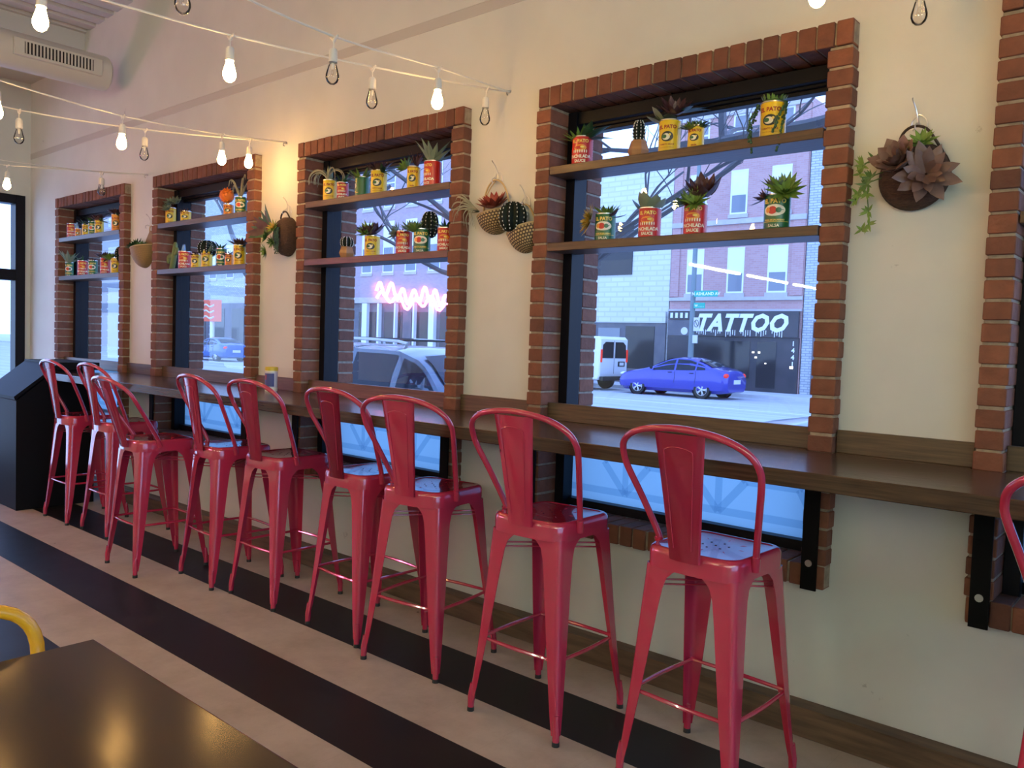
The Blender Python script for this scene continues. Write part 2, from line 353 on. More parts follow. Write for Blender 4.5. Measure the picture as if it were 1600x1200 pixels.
    def rosette(s, c, ax, Rr, m, n=9, layers=3, w=0.4, curl=0.25, open_=1.1, rnd=None, m2=None, th=0.22, pw=0.6):
        rnd = rnd or random.Random(3); ax = Vector(ax).normalized(); e1 = ax.orthogonal().normalized(); e2 = ax.cross(e1)
        for l in range(layers):
            f = (l + 1) / layers
            el = open_ * (1 - 0.72 * (1 - f))                # tilt away from the axis
            for k in range(n if l else max(4, n - 3)):
                a = 2 * math.pi * (k + 0.5 * (l % 2)) / n + rnd.uniform(-.15, .15)
                rd = e1 * math.cos(a) + e2 * math.sin(a); el2 = el + rnd.uniform(-.1, .1)
                d = ax * math.cos(el2) + rd * math.sin(el2)
                LL = Rr * (0.45 + 0.55 * f) * rnd.uniform(.88, 1.08)
                s.leaf(Vector(c) + rd * Rr * .04, d, LL, LL * w, (m2 if (m2 and l == layers - 1) else m), upv=ax, curl=curl, th=th, pw=pw)
    def obj(s, name, parent=None, sharp=40, bevel=0.0, seg=1, loc=None):
        bmesh.ops.recalc_face_normals(s.bm, faces=s.bm.faces[:])
        me = bpy.data.meshes.new(name); s.bm.to_mesh(me); s.bm.free()
        for m in s.mats: me.materials.append(m)
        if sharp: 
            me.set_sharp_from_angle(angle=R(sharp))
            for p in me.polygons: p.use_smooth = True
        o = bpy.data.objects.new(name, me); C.objects.link(o)
        if parent: o.parent = parent
        if loc: o.location = loc
        if bevel:
            b = o.modifiers.new('bevel', 'BEVEL'); b.width = bevel; b.segments = seg; b.limit_method = 'ANGLE'; b.angle_limit = R(50)
        return o

def tag(o, label=None, cat=None, group=None, kind=None):
    if label: o['label'] = label
    if cat: o['category'] = cat
    if group: o['group'] = group
    if kind: o['kind'] = kind
    return o
def thing(name, label, cat, loc=(0, 0, 0), rz=0, group=None):
    o = bpy.data.objects.new(name, None); C.objects.link(o); o.location = loc; o.rotation_euler = (0, 0, rz); o.empty_display_size = 0.1
    return tag(o, label, cat, group)
def struct(o): o['kind'] = 'structure'; return o
def copy_tree(o, parent=None):
    c = o.copy(); C.objects.link(c); c.parent = parent
    for ch in list(o.children): copy_tree(ch, c)
    return c

FONTCACHE = {}
def text_mesh(txt, size, bold=0.0, shear=0.0, spacing=1.0, align='CENTER'):
    cu = bpy.data.curves.new('t', 'FONT'); cu.body = txt; cu.size = size; cu.offset = bold; cu.shear = shear
    cu.align_x = align; cu.align_y = 'BOTTOM_BASELINE'; cu.space_character = spacing; cu.resolution_u = 2
    o = bpy.data.objects.new('t', cu); C.objects.link(o)
    dg = bpy.context.evaluated_depsgraph_get(); me = bpy.data.meshes.new_from_object(o.evaluated_get(dg))
    vs = [v.co.copy() for v in me.vertices]; fs = [tuple(p.vertices) for p in me.polygons]
    bpy.data.objects.remove(o); bpy.data.curves.remove(cu); bpy.data.meshes.remove(me)
    return vs, fs
def add_text(b, txt, size, m, fn, **kw):
    key = (txt, size, tuple(sorted(kw.items())))
    if key not in FONTCACHE: FONTCACHE[key] = text_mesh(txt, size, **kw)
    vs, fs = FONTCACHE[key]
    V = [b.bm.verts.new(fn(v.x, v.y)) for v in vs]
    for f in fs: b.face([V[i] for i in f], m)

# ================================================================== the room
FY, WY, XY = 2.92, 2.975, 3.29             # brick frame face, plaster face, outside face
WX = [-8.081, -6.190, -4.304, -2.427, -0.574, 1.280]   # left edges of the brick frames
WW, ZT, ZB = 1.412, 2.548, 0.542
XL, XR, YB = -8.85, 3.2, -11.6
ZC = 1.038                                  # counter top
def ceil_z(x): return 3.93 + 0.055 * (x + 7.59)

b = B(); b.box(XL - .3, XR + .2, YB - .2, XY, -.06, 0, 'floor'); struct(b.obj('floor', sharp=0))

b = B()
TOPZ = ceil_z(XR) + .3
b.box(XL - .3, XR + .2, WY, XY, -.39, ZB, 'wall'); b.box(XL - .3, XR + .2, WY, XY, ZT, TOPZ, 'wall')
ed = [XL - .3] + [v for x in WX for v in (x + .004, x + WW - .004)] + [XR + .2]
for i in range(0, len(ed), 2): b.box(ed[i], ed[i + 1], WY, XY, ZB, ZT, 'wall')
struct(b.obj('wall_window_side', sharp=0))
b = B(); b.box(XL - .3, XR + .2, YB - .2, YB, 0, TOPZ, 'wall'); struct(b.obj('wall_back', sharp=0))
b = B(); b.box(XR, XR + .2, YB, -5.0, 0, TOPZ, 'wall'); b.box(XR, XR + .2, 2.4, WY, 0, TOPZ, 'wall'); b.box(XR, XR + .2, -5.0, 2.4, 2.75, TOPZ, 'wall'); b.box(XR, XR + .2, -5.0, 2.4, 0, .3, 'wall')
struct(b.obj('wall_right', sharp=0))
b = B()  # opening and glazing in the unseen right wall, added for cool daylight fill
for yy in (-5.0, -3.15, -1.3, .55, 2.32): b.box(XR + .06, XR + .14, yy, yy + .08, .3, 2.75, 'steel')
b.box(XR + .06, XR + .14, -4.92, 2.32, .3, .38, 'steel'); b.box(XR + .06, XR + .14, -4.92, 2.32, 2.67, 2.75, 'steel')
o = struct(b.obj('window_7', sharp=30))  # added unseen window for cool daylight fill
g = B(); g.face([g.bm.verts.new((XR + .10, y, z)) for y, z in ((-4.95, .34), (2.35, .34), (2.35, 2.7), (-4.95, 2.7))], 'glass'); g.obj('pane', parent=o, sharp=0)
# end wall with a glazed shopfront opening near the corner
DY0, DY1, DZ = 0.80, 2.925, 2.64
b = B(); b.box(XL - .3, XL, YB, DY0, 0, TOPZ, 'wall'); b.box(XL - .3, XL, DY1, WY, 0, TOPZ, 'wall'); b.box(XL - .3, XL, DY0, DY1, DZ, TOPZ, 'wall')
struct(b.obj('wall_left', sharp=0))
b = B(); b.box(XL, XL + 1.26, YB, WY, 3.72, TOPZ, 'duct'); struct(b.obj('trim_1', sharp=0))      # bulkhead at the far end
# corrugated deck, flutes run towards the window wall
b = B(); x = XL - .2; pr = []
while x < XR + .1:
    z = ceil_z(x); pr += [(x, z), (x + .10, z + .004), (x + .115, z + .045), (x + .150, z + .047), (x + .165, z + .010)]
    x += .175
poly = pr + [(pr[-1][0], pr[-1][1] + .2), (pr[0][0], pr[-1][1] + .2)]
b.prism(poly, 'y', YB, WY, 'deck'); struct(b.obj('ceiling', sharp=30))
b = B(); b.box(XL, -2.35, WY - .003, WY + .002, 2.998, 3.055, 'shadow_band'); struct(b.obj('trim_2', sharp=0, bevel=.003))  # thin strip in a darker tone, standing in for a soft shadow band

b = B(); b.box(-8.8, XR, 2.893, WY, 0, .1085, 'basewood'); struct(b.obj('baseboard_window_side', sharp=0, bevel=.004))

rb = random.Random(11)
def brickbox(b, x0, x1, y0, y1, z0, z1, j=.0022, TL=None):
    f = [rb.uniform(-j, j) for _ in range(6)]
    q = b.box(x0 + f[0], x1 + f[1], y0 + f[2] * 1.3, y1, z0 + f[4] * .6, z1 + f[5] * .6, 'brick')
    t = rb.random()
    for fc in q:
        for lp in fc.loops: lp[TL] = (t, t, t, 1)
PITCHZ = .0677
def brick_frame(i, x0):
    b = B(); TL = b.bm.loops.layers.float_color.new('tint')
    xi0, xi1, x1 = x0 + .083, x0 + WW - .090, x0 + WW
    for (a, c) in ((x0, xi0), (xi1, x1)):
        b.box(a + .005, c - .005, FY + .006, 3.085, ZB + .004, 2.462, 'mortar')
        z = ZB + .083 + .005
        while z < 2.45:
            brickbox(b, a, c, FY, 3.09, z, min(z + .0575, 2.458), TL=TL); z += PITCHZ
    for (za, zb) in ((2.4635, ZT), (ZB, ZB + .083)):
        xx0, xx1 = x0, x1
        b.box(xx0 + .004, xx1 - .004, FY + .006, 3.085, za + .004, zb - .004, 'mortar')
        n = 21; s = (xx1 - xx0) / n
        for k in range(n): brickbox(b, xx0 + k * s + .004, xx0 + (k + 1) * s - .004, FY, 3.09, za, zb, TL=TL)
    # outer reveal, beyond the steel window
    for (a, c) in ((x0 + .004, x0 + .117), (x1 - .117, x1 - .004)):
        b.box(a, c - .004 if a < x0 + .1 else c, 3.17, XY - .004, ZB + .05, ZT - .05, 'mortar')
        z = ZB + .08
        while z < 2.45: brickbox(b, a, c, 3.172, XY, z, z + .0575, TL=TL); z += PITCHZ
    b.box(x0 + .1, x1 - .1, 3.17, XY + .03, ZB + .01, ZB + .075, 'stone')
    b.box(x0 + .1, x1 - .1, 3.17, XY, 2.44, ZT - .01, 'steel')
    return struct(b.obj('trim_%d' % (i + 3), sharp=30, bevel=.003))

def hexline(b, x0, x1, z0, z1, y):
    # three-way star lines of the frosted film
    P = .46; zm = (z0 + z1) / 2; w_ = .016; a = x0 + .02
    def seg(p, q):
        p = Vector(p); q = Vector(q); d = (q - p).normalized(); n_ = Vector((-d.y, d.x)) * w_
        pts = []
        for v in (p + n_, q + n_, q - n_, p - n_): pts.append((min(max(v.x, x0), x1), min(max(v.y, z0), z1)))
        b.face([b.bm.verts.new((u, y, v)) for u, v in pts], 'filmline')
    cx = x0 + .30
    while cx < x1 + .3:
        seg((cx, zm - .13), (cx, zm + .13))
        for s in (-1, 1):
            seg((cx, zm + .13), (cx + s * .12, zm + .01)); seg((cx, zm - .13), (cx + s * .12, zm + .01))
        seg((cx + .12, zm + .01), (cx + P - .12, zm + .01))
        cx += P
    seg((x0, z0 + .05), (x1, z0 + .05))

def window(i, x0):
    w0, w1 = x0 + .083, x0 + WW - .090
    fr = B(); y0, y1 = 3.095, 3.168
    fr.box(w0, w0 + .034, y0, y1, .625, 2.455, 'steel'); fr.box(w1 - .034, w1, y0, y1, .625, 2.455, 'steel')
    fr.box(w0 + .034, w1 - .034, y0, y1, 2.388, 2.455, 'steel'); fr.box(w0 + .034, w1 - .034, y0, y1, .625, .665, 'steel')
    fr.box(w0 + .034, w1 - .034, y0 + .015, y1 - .01, 2.372, 2.388, 'steel')
    fr.box(w0, w0 + .05, 3.05, y0, .625, 2.455, 'steel'); fr.box(w0 + .05, w1, 3.06, y0, 2.40, 2.455, 'steel')
    fr.box(w0 + .034, w1 - .034, y0 + .005, y1, 1.02, 1.065, 'steel')
    o = struct(fr.obj('window_%d' % (i + 1), sharp=30, bevel=.0015))
    g = B(); g.face([g.bm.verts.new(p) for p in ((w0 + .03, 3.14, 1.06), (w1 - .03, 3.14, 1.06), (w1 - .03, 3.14, 2.392), (w0 + .03, 3.14, 2.392))], 'glass')
    g.obj('pane', parent=o, sharp=0)
    g = B(); g.face([g.bm.verts.new(p) for p in ((w0 + .03, 3.143, .66), (w1 - .03, 3.143, .66), (w1 - .03, 3.143, 1.025), (w0 + .03, 3.143, 1.025))], 'film')
    hexline(g, w0 + .034, w1 - .034, .667, 1.02, 3.1415)
    tag(g.obj('frosted_pane', parent=o, sharp=0), 'frosted lower pane with grey star-line pattern')
for i, x0 in enumerate(WX):
    brick_frame(i, x0); window(i, x0)
# upstand boards: inside the openings and on the wall between frames
k = 9
for i, x0 in enumerate(WX):
    b = B(); b.box(x0 + .085, x0 + WW - .092, 2.972, 2.996, ZC, 1.117, 'edgewood'); struct(b.obj('trim_%d' % k, sharp=0, bevel=.0015)); k += 1
    if i < 5:
        b = B(); b.box(x0 + WW + .002, WX[i + 1] - .002, 2.953, WY, ZC, 1.118, 'edgewood'); struct(b.obj('trim_%d' % k, sharp=0, bevel=.0015)); k += 1

# shopfront in the end wall
b = B(); X0, X1 = XL - .12, XL + .02
b.box(X0, X1, DY1 - .085, DY1, 0, DZ, 'steel'); b.box(X0, X1, DY0, DY0 + .085, 0, DZ, 'steel')
b.box(X0, X1, DY0 + .085, DY1 - .085, DZ - .085, DZ, 'steel'); b.box(X0, X1, DY0 + .085, DY1 - .085, 1.82, 1.925, 'steel')
b.box(X0, X1, DY0 + .085, DY1 - .085, 0, .12, 'steel'); b.box(X0, X1, 1.80, 1.88, .12, 1.82, 'steel')
o = struct(b.obj('door_1', sharp=30, bevel=.003))
for nm, (ya, yb, za, zb) in (('transom_pane', (DY0 + .085, DY1 - .085, 1.925, DZ - .085)), ('pane', (1.88, DY1 - .085, .12, 1.82)), ('pane', (DY0 + .085, 1.80, .12, 1.82))):
    g = B(); g.face([g.bm.verts.new((XL - .05, y, z)) for y, z in ((ya, za), (yb, za), (yb, zb), (ya, zb))], 'glass'); g.obj(nm, parent=o, sharp=0)

# ------------------------------------------------------------------ shelves in the openings
for i, x0 in enumerate(WX[:5]):
    for zt, nm in ((2.188, 'upper'), (1.845, 'lower')):
        b = B(); b.box(x0 + .086, x0 + WW - .093, FY + .002, 3.094, zt - .037, zt, 'shelfwood')
        words = ['first', 'second', 'third', 'fourth', 'fifth'][i]
        o = b.obj('window_shelf', sharp=0, bevel=.002)
        tag(o, '%s brown wooden shelf across the %s window from the left%s' % (nm, words, ', edge only just in view' if i == 4 else ', holding potted succulents'), 'shelf', None)

# ------------------------------------------------------------------ counter with its brackets
b = B()
b.box(-6.66, XR - .02, 2.376, 2.912, ZC - .052, ZC, 'wood')
for i, x0 in enumerate(WX):
    if x0 + .09 > -6.66: b.box(x0 + .088, x0 + WW - .095, 2.912, 2.969, ZC - .052, ZC, 'wood')
    if i < 5 and x0 + WW > -6.8: b.box(x0 + WW + .004, WX[i + 1] - .004, 2.912, 2.972, ZC - .052, ZC, 'wood')
tag(b.obj('bar_counter', sharp=30, bevel=.003), 'long dark walnut-stained bar counter running under all the windows', 'counter')
bn = 0
PLACE = {(1, 0): 'left of the second window from the left', (1, 1): 'right of the second window from the left', (2, 0): 'left of the third window from the left', (2, 1): 'right of the third window from the left',
         (3, 0): 'left of the big window facing the tattoo shop', (3, 1): 'right of the big window facing the tattoo shop', (4, 0): 'brick frame at the right edge of the photo'}
for (i, s), where in PLACE.items():
    x0 = WX[i]
    xa = x0 + .018 if s == 0 else x0 + WW - .087
    if i == 3 and s == 1: xa = -1.099
    if i == 4: xa = -.556
    t = thing('counter_bracket', 'black steel counter bracket, ' + where, 'bracket', (xa, FY, .536))
    b = B(); b.box(0, .056, -.0145, -.0065, 0, .449, 'bar'); b.box(0, .056, -.45, -.0145, .441, .449, 'bar'); b.obj('bar', t, sharp=0)
    b = B(); T = Matrix.Rotation(R(90), 4, 'X')
    b.lathe([(.0001, .0), (.006, .0), (.006, .003), (.0125, .003), (.0125, .0065), (.0001, .0065)][::-1], 'bolt', c=(.028, -.0140, .098), n=12, T=T)
    b.obj('bolt', t)

# ------------------------------------------------------------------ host stand
t = thing('host_stand', 'black host stand with a sloping top beside the farthest pink stool', 'podium', (-6.74, 2.175, 0))
b = B(); b.prism([(0, 0), (0, .83), (.27, 1.055), (.56, 1.055), (.56, 0)], 'x', -.64, 0, 'black'); b.obj('body', t, sharp=20, bevel=.003)
b = B(); b.prism([(-.015, .835), (.272, 1.074), (.272, 1.098), (-.022, .86)], 'x', -.66, .02, 'black'); b.obj('desk_top', t, sharp=20)
b = B(); b.box(-.66, .03, .272, .585, 1.0565, 1.115, 'black'); b.obj('ledge', t, sharp=20, bevel=.003)

# ------------------------------------------------------------------ duct
t = thing('air_duct', 'cream round air duct with a slatted vent near the ceiling', 'duct', (-6.85, 2.86, 3.41))
b = B(); T = Matrix.Rotation(R(90), 4, 'X')
rd = .135
b.lathe([(.001, .0), (rd * .82, .004), (rd * .97, .022), (rd, .05), (rd, 1.0), (rd + .006, 1.0), (rd + .006, 1.03), (rd, 1.03), (rd, 5.2), (.001, 5.2)], 'duct', n=32, T=T); b.obj('duct_pipe', t)
g = B(); g.box(rd - .035, rd + .016, -.72, -.10, -.062, .062, 'duct'); gf = g.obj('vent_frame', t, sharp=20, bevel=.004)
g = B(); g.box(rd + .0165, rd + .0172, -.65, -.17, -.042, .042, 'hole'); g.obj('vent_opening', gf, sharp=0)
g = B()
for k2 in range(20): 
    yy = -.65 + .024 * k2 + .004; g.box(rd + .0172, rd + .024, yy, yy + .011, -.042, .042, 'duct')
g.obj('vent_slats', gf, sharp=0)

# ------------------------------------------------------------------ linear lamps: left row mirrored in the glass, the others added unseen for fill light
tube_spots = [(-5.37, -4.2), (-5.37, -5.95), (-5.37, -7.7), (-2.6, -4.2), (-2.6, -5.95), (-2.6, -7.7), (.2, -4.2), (.2, -5.95), (2.5, -3.0), (2.5, -1.2), (1.2, -3.0), (2.5, -4.8), (1.2, -4.8), (.2, -7.7), (2.5, .5)]
for k2, (x, y) in enumerate(tube_spots):
    t = thing('linear_lamp', 'hanging white fluorescent lamp, left row mirrored in the window, other rows added unseen for fill', 'lamp', (x, y, 2.5), group='fluorescent lamps at the back of the room, some added for fill')
    b = B(); b.box(-.05, .05, -.76, .76, .022, .07, 'socket'); b.obj('housing', t, sharp=20)
    b = B(); T = Matrix.Rotation(R(90), 4, 'X'); b.tube([(0, -.74, 0), (0, .74, 0)], .019, 'tube', n=10); b.obj('tube', t)
    for yy in (-.5, .5): b = B(); b.tube([(0, yy, .07), (0, yy, ceil_z(x) - 2.5)], .003, 'cord', n=5); b.obj('hanger', t)
# neon on the end wall (out of frame, mirrored in the third window)
b = B()
for (zo, am, fq) in ((0, .10, 40), (-.10, .07, 27)):
    pts = []
    for k2 in range(90):
        u = k2 / 89; pts.append((XL + .05 + .012 * (zo < 0), -1.0 - 1.35 * u, 2.03 + zo - .03 * u + am * math.sin(u * fq) + .04 * math.sin(u * 11)))
    b.tube(pts, .024, 'neon', n=8)
    for p in (pts[0], pts[-1]): b.tube([(XL, p[1], p[2]), p], .006, 'cord', n=6)
tag(b.obj('neon_sign'), 'bright pink neon squiggle mirrored in the third window from the left', 'sign')

# ================================================================== bar stools
def rrect(hx, y0, y1, r, n=5, bow=0.0):
    P = []
    for (cx, cy, a0) in ((hx - r, y0 + r, -90), (hx - r, y1 - r, 0), (-hx + r, y1 - r, 90), (-hx + r, y0 + r, 180)):
        for k in range(n + 1):
            a = R(a0 + 90 * k / n); P.append([cx + r * math.cos(a), cy + r * math.sin(a)])
    # densify the rear edge and bow it outwards
    out = []
    m_ = len(P)
    for i in range(m_):
        a, c = P[i], P[(i + 1) % m_]; out.append(a)
        if math.hypot(a[0] - c[0], a[1] - c[1]) > .08:
            for k in range(1, 6): out.append([a[0] + (c[0] - a[0]) * k / 6, a[1] + (c[1] - a[1]) * k / 6])
    for p in out:
        if p[1] < (y0 + y1) / 2 - .05 and bow: p[1] -= bow * max(0, 1 - (p[0] / hx) ** 2)
    return out
def seat_mesh():
    b = B()
    def ring(sc_, z, inset=0):
        return [b.bm.verts.new((x * (1 - inset / .165), (y + .012) * (1 - inset / .165) - .012, z)) for x, y in rrect(.163, -.172, .156, .045, bow=.020)]
    prof = [(0, .695), (.000, .742), (.0015, .750), (.005, .757), (.011, .7615), (.018, .7618), (.023, .7600), (.029, .7590), (.12, .7582)]
    rg = [ring(1, z, i) for i, z in prof]
    n = len(rg[0])
    for a, c in zip(rg, rg[1:]):
        for j in range(n): b.face([a[j], a[(j + 1) % n], c[(j + 1) % n], c[j]], 'pink', True)
    b.face(rg[-1], 'pink')
    lo = ring(1, .695, .003)
    for j in range(n): b.face([rg[0][j], lo[j], lo[(j + 1) % n], rg[0][(j + 1) % n]], 'pink')
    up_ = ring(1, .745, .004)
    for j in range(n): b.face([lo[j], up_[j], up_[(j + 1) % n], lo[(j + 1) % n]], 'pink', True)
    for k in range(6):
        a = k * math.pi / 3 + .3
        b.lathe([(.0001, .7592), (.0042, .7592)], 'hole', c=(.042 * math.cos(a), .042 * math.sin(a) - .01, 0), n=8)
    b.lathe([(.0001, .7592), (.0042, .7592)], 'hole', c=(0, -.01, 0), n=8)
    # pressed flower ridges
    for k in range(8):
        a = k * math.pi / 4; c_, s_ = math.cos(a), math.sin(a)
        b.tube([(c_ * .065, s_ * .065 - .01, .7565), (c_ * .09, s_ * .09 - .01, .7550), (c_ * .118, s_ * .118 - .01, .7565)], [.001, .0046, .001], 'pink', n=6)
    return b
FX, FYB, FYF = .211, -.222, .217
def leg_mesh(sx, sy):
    b = B(); secs = []
    top = Vector((sx * .160, -.172 if sy < 0 else .153, 0)); foot = Vector((sx * FX, FYB if sy < 0 else FYF, 0))
    zs = [(.035, .024), (.060, .027), (.10, .032), (.20, .041), (.32, .051), (.45, .061), (.56, .069), (.63, .076), (.665, .086), (.685, .105), (.7, .13)]
    rows = []
    for z, w_ in zs:
        f = (z / .70); c = foot.lerp(top, f ** .92); c.z = z
        r = min(.020, w_ * .42); row = []
        prof = [(-w_, 0), (-w_ * .6, 0), (-r, 0)] + [(-r + r * math.sin(R(a)), -r + r * math.cos(R(a))) for a in (22, 45, 68)] + [(0, -r), (0, -w_ * .6), (0, -w_)]
        for (u, v) in prof: row.append(b.bm.verts.new((c.x + sx * u, c.y + sy * v, z)))
        rows.append(row)
    for a, c in zip(rows, rows[1:]):
        for j in range(len(a) - 1): b.face([a[j], a[j + 1], c[j + 1], c[j]], 'pink', True)
    bmesh.ops.recalc_face_normals(b.bm, faces=b.bm.faces[:])
    bmesh.ops.solidify(b.bm, geom=b.bm.faces[:], thickness=.0028)
    # closed lower toe
    p0 = foot + Vector((-sx * .012, -sy * .012, .012)); p1 = foot + Vector((-sx * .013, -sy * .013, .055))
    b.tube([p0, p1, p1 + Vector((0, 0, .05)) + (top - foot) * .05], [.0125, .0145, .010], 'pink', n=10)
    return b
def foot_mesh(sx, sy):
    b = B(); foot = Vector((sx * (FX - .012), (FYB + .012) if sy < 0 else (FYF - .012), 0))
    b.tube([foot, foot + Vector((0, 0, .016))], [.0135, .0132], 'rubber', n=12); return b
def legpt(sx, sy, z, inn=.012):
    top = Vector((sx * .160, -.172 if sy < 0 else .153, 0)); foot = Vector((sx * FX, FYB if sy < 0 else FYF, 0))
    c = foot.lerp(top, (z / .70) ** .92); c.z = z; c.x -= sx * inn; c.y -= sy * inn; return c
def make_stool(tilt=0.0):
    root = thing('bar_stool', 'x', 'bar stool')
    seat_mesh().obj('seat', root, sharp=50)
    for sx, sy in ((1, 1), (-1, 1), (-1, -1), (1, -1)):
        l = leg_mesh(sx, sy).obj('leg', root, sharp=60); foot_mesh(sx, sy).obj('rubber_foot', l)
    for (a, c) in (((-1, -1), (1, -1)), ((1, -1), (1, 1)), ((1, 1), (-1, 1)), ((-1, 1), (-1, -1))):
        p, q = legpt(*a, .283), legpt(*c, .283); d = (q - p).normalized(); md = (p + q) / 2
        out = Vector((md.x, md.y, 0)).normalized() * .006
        b = B(); b.tube([p, p + d * .03, md + out, q - d * .03, q], [.0105, .0065, .0075, .0065, .0105], 'pink', n=8); b.obj('footrest_rung', root)
    b = B()
    for a, c in (((-1, -1), (1, 1)), ((1, -1), (-1, 1))):
        for z in (.628, .644):
            p, q = legpt(*a, z, .008), legpt(*c, z, .008)
            if a[0] > 0: p.z += .0065; q.z += .0065
            b.tube([p, q], .0032, 'pink', n=6)
    b.obj('cross_brace', root)
    # bent tube hoop
    pts = []; ctrl = [(.168, -.066, .722), (.174, -.078, .775), (.205, -.135, .90), (.232, -.185, 1.00), (.236, -.205, 1.045), (.222, -.228, 1.085), (.180, -.250, 1.118), (.110, -.264, 1.140), (.0, -.270, 1.150)]
    full = ctrl + [(-x, y, z) for x, y, z in ctrl[-2::-1]]
    V = [Vector(p) for p in full]
    for i in range(len(V) - 1):
        p0 = V[max(i - 1, 0)]; p1 = V[i]; p2 = V[i + 1]; p3 = V[min(i + 2, len(V) - 1)]
        for k in range(4):
            t = k / 4; pts.append(.5 * ((2 * p1) + (p2 - p0) * t + (2 * p0 - 5 * p1 + 4 * p2 - p3) * t * t + (-p0 + 3 * p1 - 3 * p2 + p3) * t ** 3))
    pts.append(V[-1])
    def lean(v):
        v = Vector(v)
        if not tilt: return v
        o = Vector((0, -.07, .745)); return o + Matrix.Rotation(tilt, 3, 'X') @ (v - o)
    b = B(); b.tube([lean(p) for p in pts], .0112, 'pink', n=10)
    for sx in (-1, 1): b.tube([lean((sx * .168, -.066, .722)), lean((sx * .1745, -.078, .765))], .0135, 'pink', n=10)
    b.obj('back_hoop', root)
    b = B(); rows = []
    for k in range(13):
        f = k / 12; z = .738 + (1.134 - .738) * f; y = -.202 + (.0 if f > .12 else (.12 - f) * .0) - .063 * f ** 1.1; hw = .0535 + .033 * f ** 1.15
        z += .004 * 0
        row = [lean((hw * u, y + (.006 if abs(u) == 1 else 0) - .010 * (1 - u * u), z)) for u in (-1, -.95, -.5, 0, .5, .95, 1)]
        rows.append([b.bm.verts.new(p) for p in row])
    for a, c in zip(rows, rows[1:]):
        for j in range(len(a) - 1): b.face([a[j], a[j + 1], c[j + 1], c[j]], 'pink', True)
    bmesh.ops.solidify(b.bm, geom=b.bm.faces[:], thickness=.003)
    b.obj('back_splat', root, sharp=50)
    # pressed outline, low relief on the splat
    b = B(); o_ = []
    for (u, f) in ((-.55, .10), (-.6, .5), (-.62, .82), (-.5, .88), (0, .90), (.5, .88), (.62, .82), (.6, .5), (.55, .10)):
        z = .738 + .396 * f; y = -.202 - .063 * f ** 1.1 - .010 * (1 - u * u); hw = .0535 + .033 * f ** 1.15; o_.append(lean((hw * u, y - .0012, z)))
    b.tube(o_, .0016, 'pink', n=5); b.obj('pressed_outline', root)
    return root
stools = [(-1.190, 2.422, -.045, 'pink metal bar stool nearest the camera, before the right side of the big tattoo-shop window'),
          (-1.858, 2.418, .023, 'second pink bar stool from the right, below the left side of the big tattoo-shop window'),
          (-2.55, 2.465, .13, 'third whole pink bar stool from the right, turned slightly, below the two woven wall baskets'),
          (-3.035, 2.512, -.05, 'pink bar stool below the left half of the third window, overlapped by its right neighbour'),
          (-3.715, 2.507, 0.0, 'pink bar stool just below the yellow-lidded wipes canister'),
          (-4.21, 2.473, -.08, 'pink bar stool under the right side of the second window from the left'),
          (-5.68, 2.52, 0.0, 'second pink bar stool from the far left end, partly behind the loose-backed stool'),
          (-6.237, 2.48, 0.0, 'leftmost pink bar stool, standing against the black host stand'),
          (-.125, 2.44, -.03, 'pink bar stool cut off by the right edge of the photo')]
proto = make_stool()
for k, (x, y, a, lab) in enumerate(stools):
    o = proto if k == 0 else copy_tree(proto)
    o.location = (x, y, 0); o.rotation_euler = (0, 0, a); tag(o, lab, 'bar stool', 'pink metal bar stools along the counter')
o = make_stool(tilt=R(9)); o.location = (-4.705, 2.275, 0); o.rotation_euler = (0, 0, -.04)
tag(o, 'pink bar stool with a loose tilted backrest, pulled out from the counter', 'bar stool', 'pink metal bar stools along the counter')

# ================================================================== string lights
def lerp(p, q, t): return tuple(p[i] + (q[i] - p[i]) * t for i in range(3))
def bulb(p, lit, lab, tilt=0.0, drop=.165):
    t = thing('string_light_bulb', lab, 'light bulb', p, group='bulbs hanging from the string lights')
    t.rotation_euler = (tilt, tilt * .5, 0)
    b = B(); b.tube([(-.022, 0, .004), (-.008, 0, -.004), (0, 0, -.012), (.008, 0, -.004), (.022, 0, .004)], [.0035, .006, .007, .006, .0035], 'cord', n=8)
    b.tube([(0, 0, -.01), (0, 0, -.045)], .0024, 'cord', n=6); b.obj('clip', t)
    b = B(); b.lathe([(.001, -.040), (.011, -.042), (.0155, -.050), (.0165, -.085), (.0165, -.092), (.013, -.092), (.001, -.091)], 'socket', n=16); b.obj('socket', t)
    b = B(); b.lathe([(.0125, -.090), (.0135, -.098), (.0190, -.118), (.0245, -.138), (.0245, -.150), (.0195, -.163), (.010, -.1715), (.0005, -.1735)], 'bulbon' if lit else 'bulbglass', n=16); g = b.obj('glass', t)
    if not lit:
        b = B(); b.lathe([(.0005, -.095), (.006, -.096), (.005, -.118), (.0005, -.12)], 'spine', n=8)
        b.tube([(-.004, 0, -.118), (-.009, 0, -.142), (-.003, .003, -.132), (.003, -.003, -.142), (.009, 0, -.132), (.004, 0, -.118)], .0007, 'filament', n=4); b.obj('filament', t)
        b = B(); b.lathe([(.0127, -.0905), (.0127, -.096)], 'bolt', n=16); b.obj('screw_cap', t)
    return t
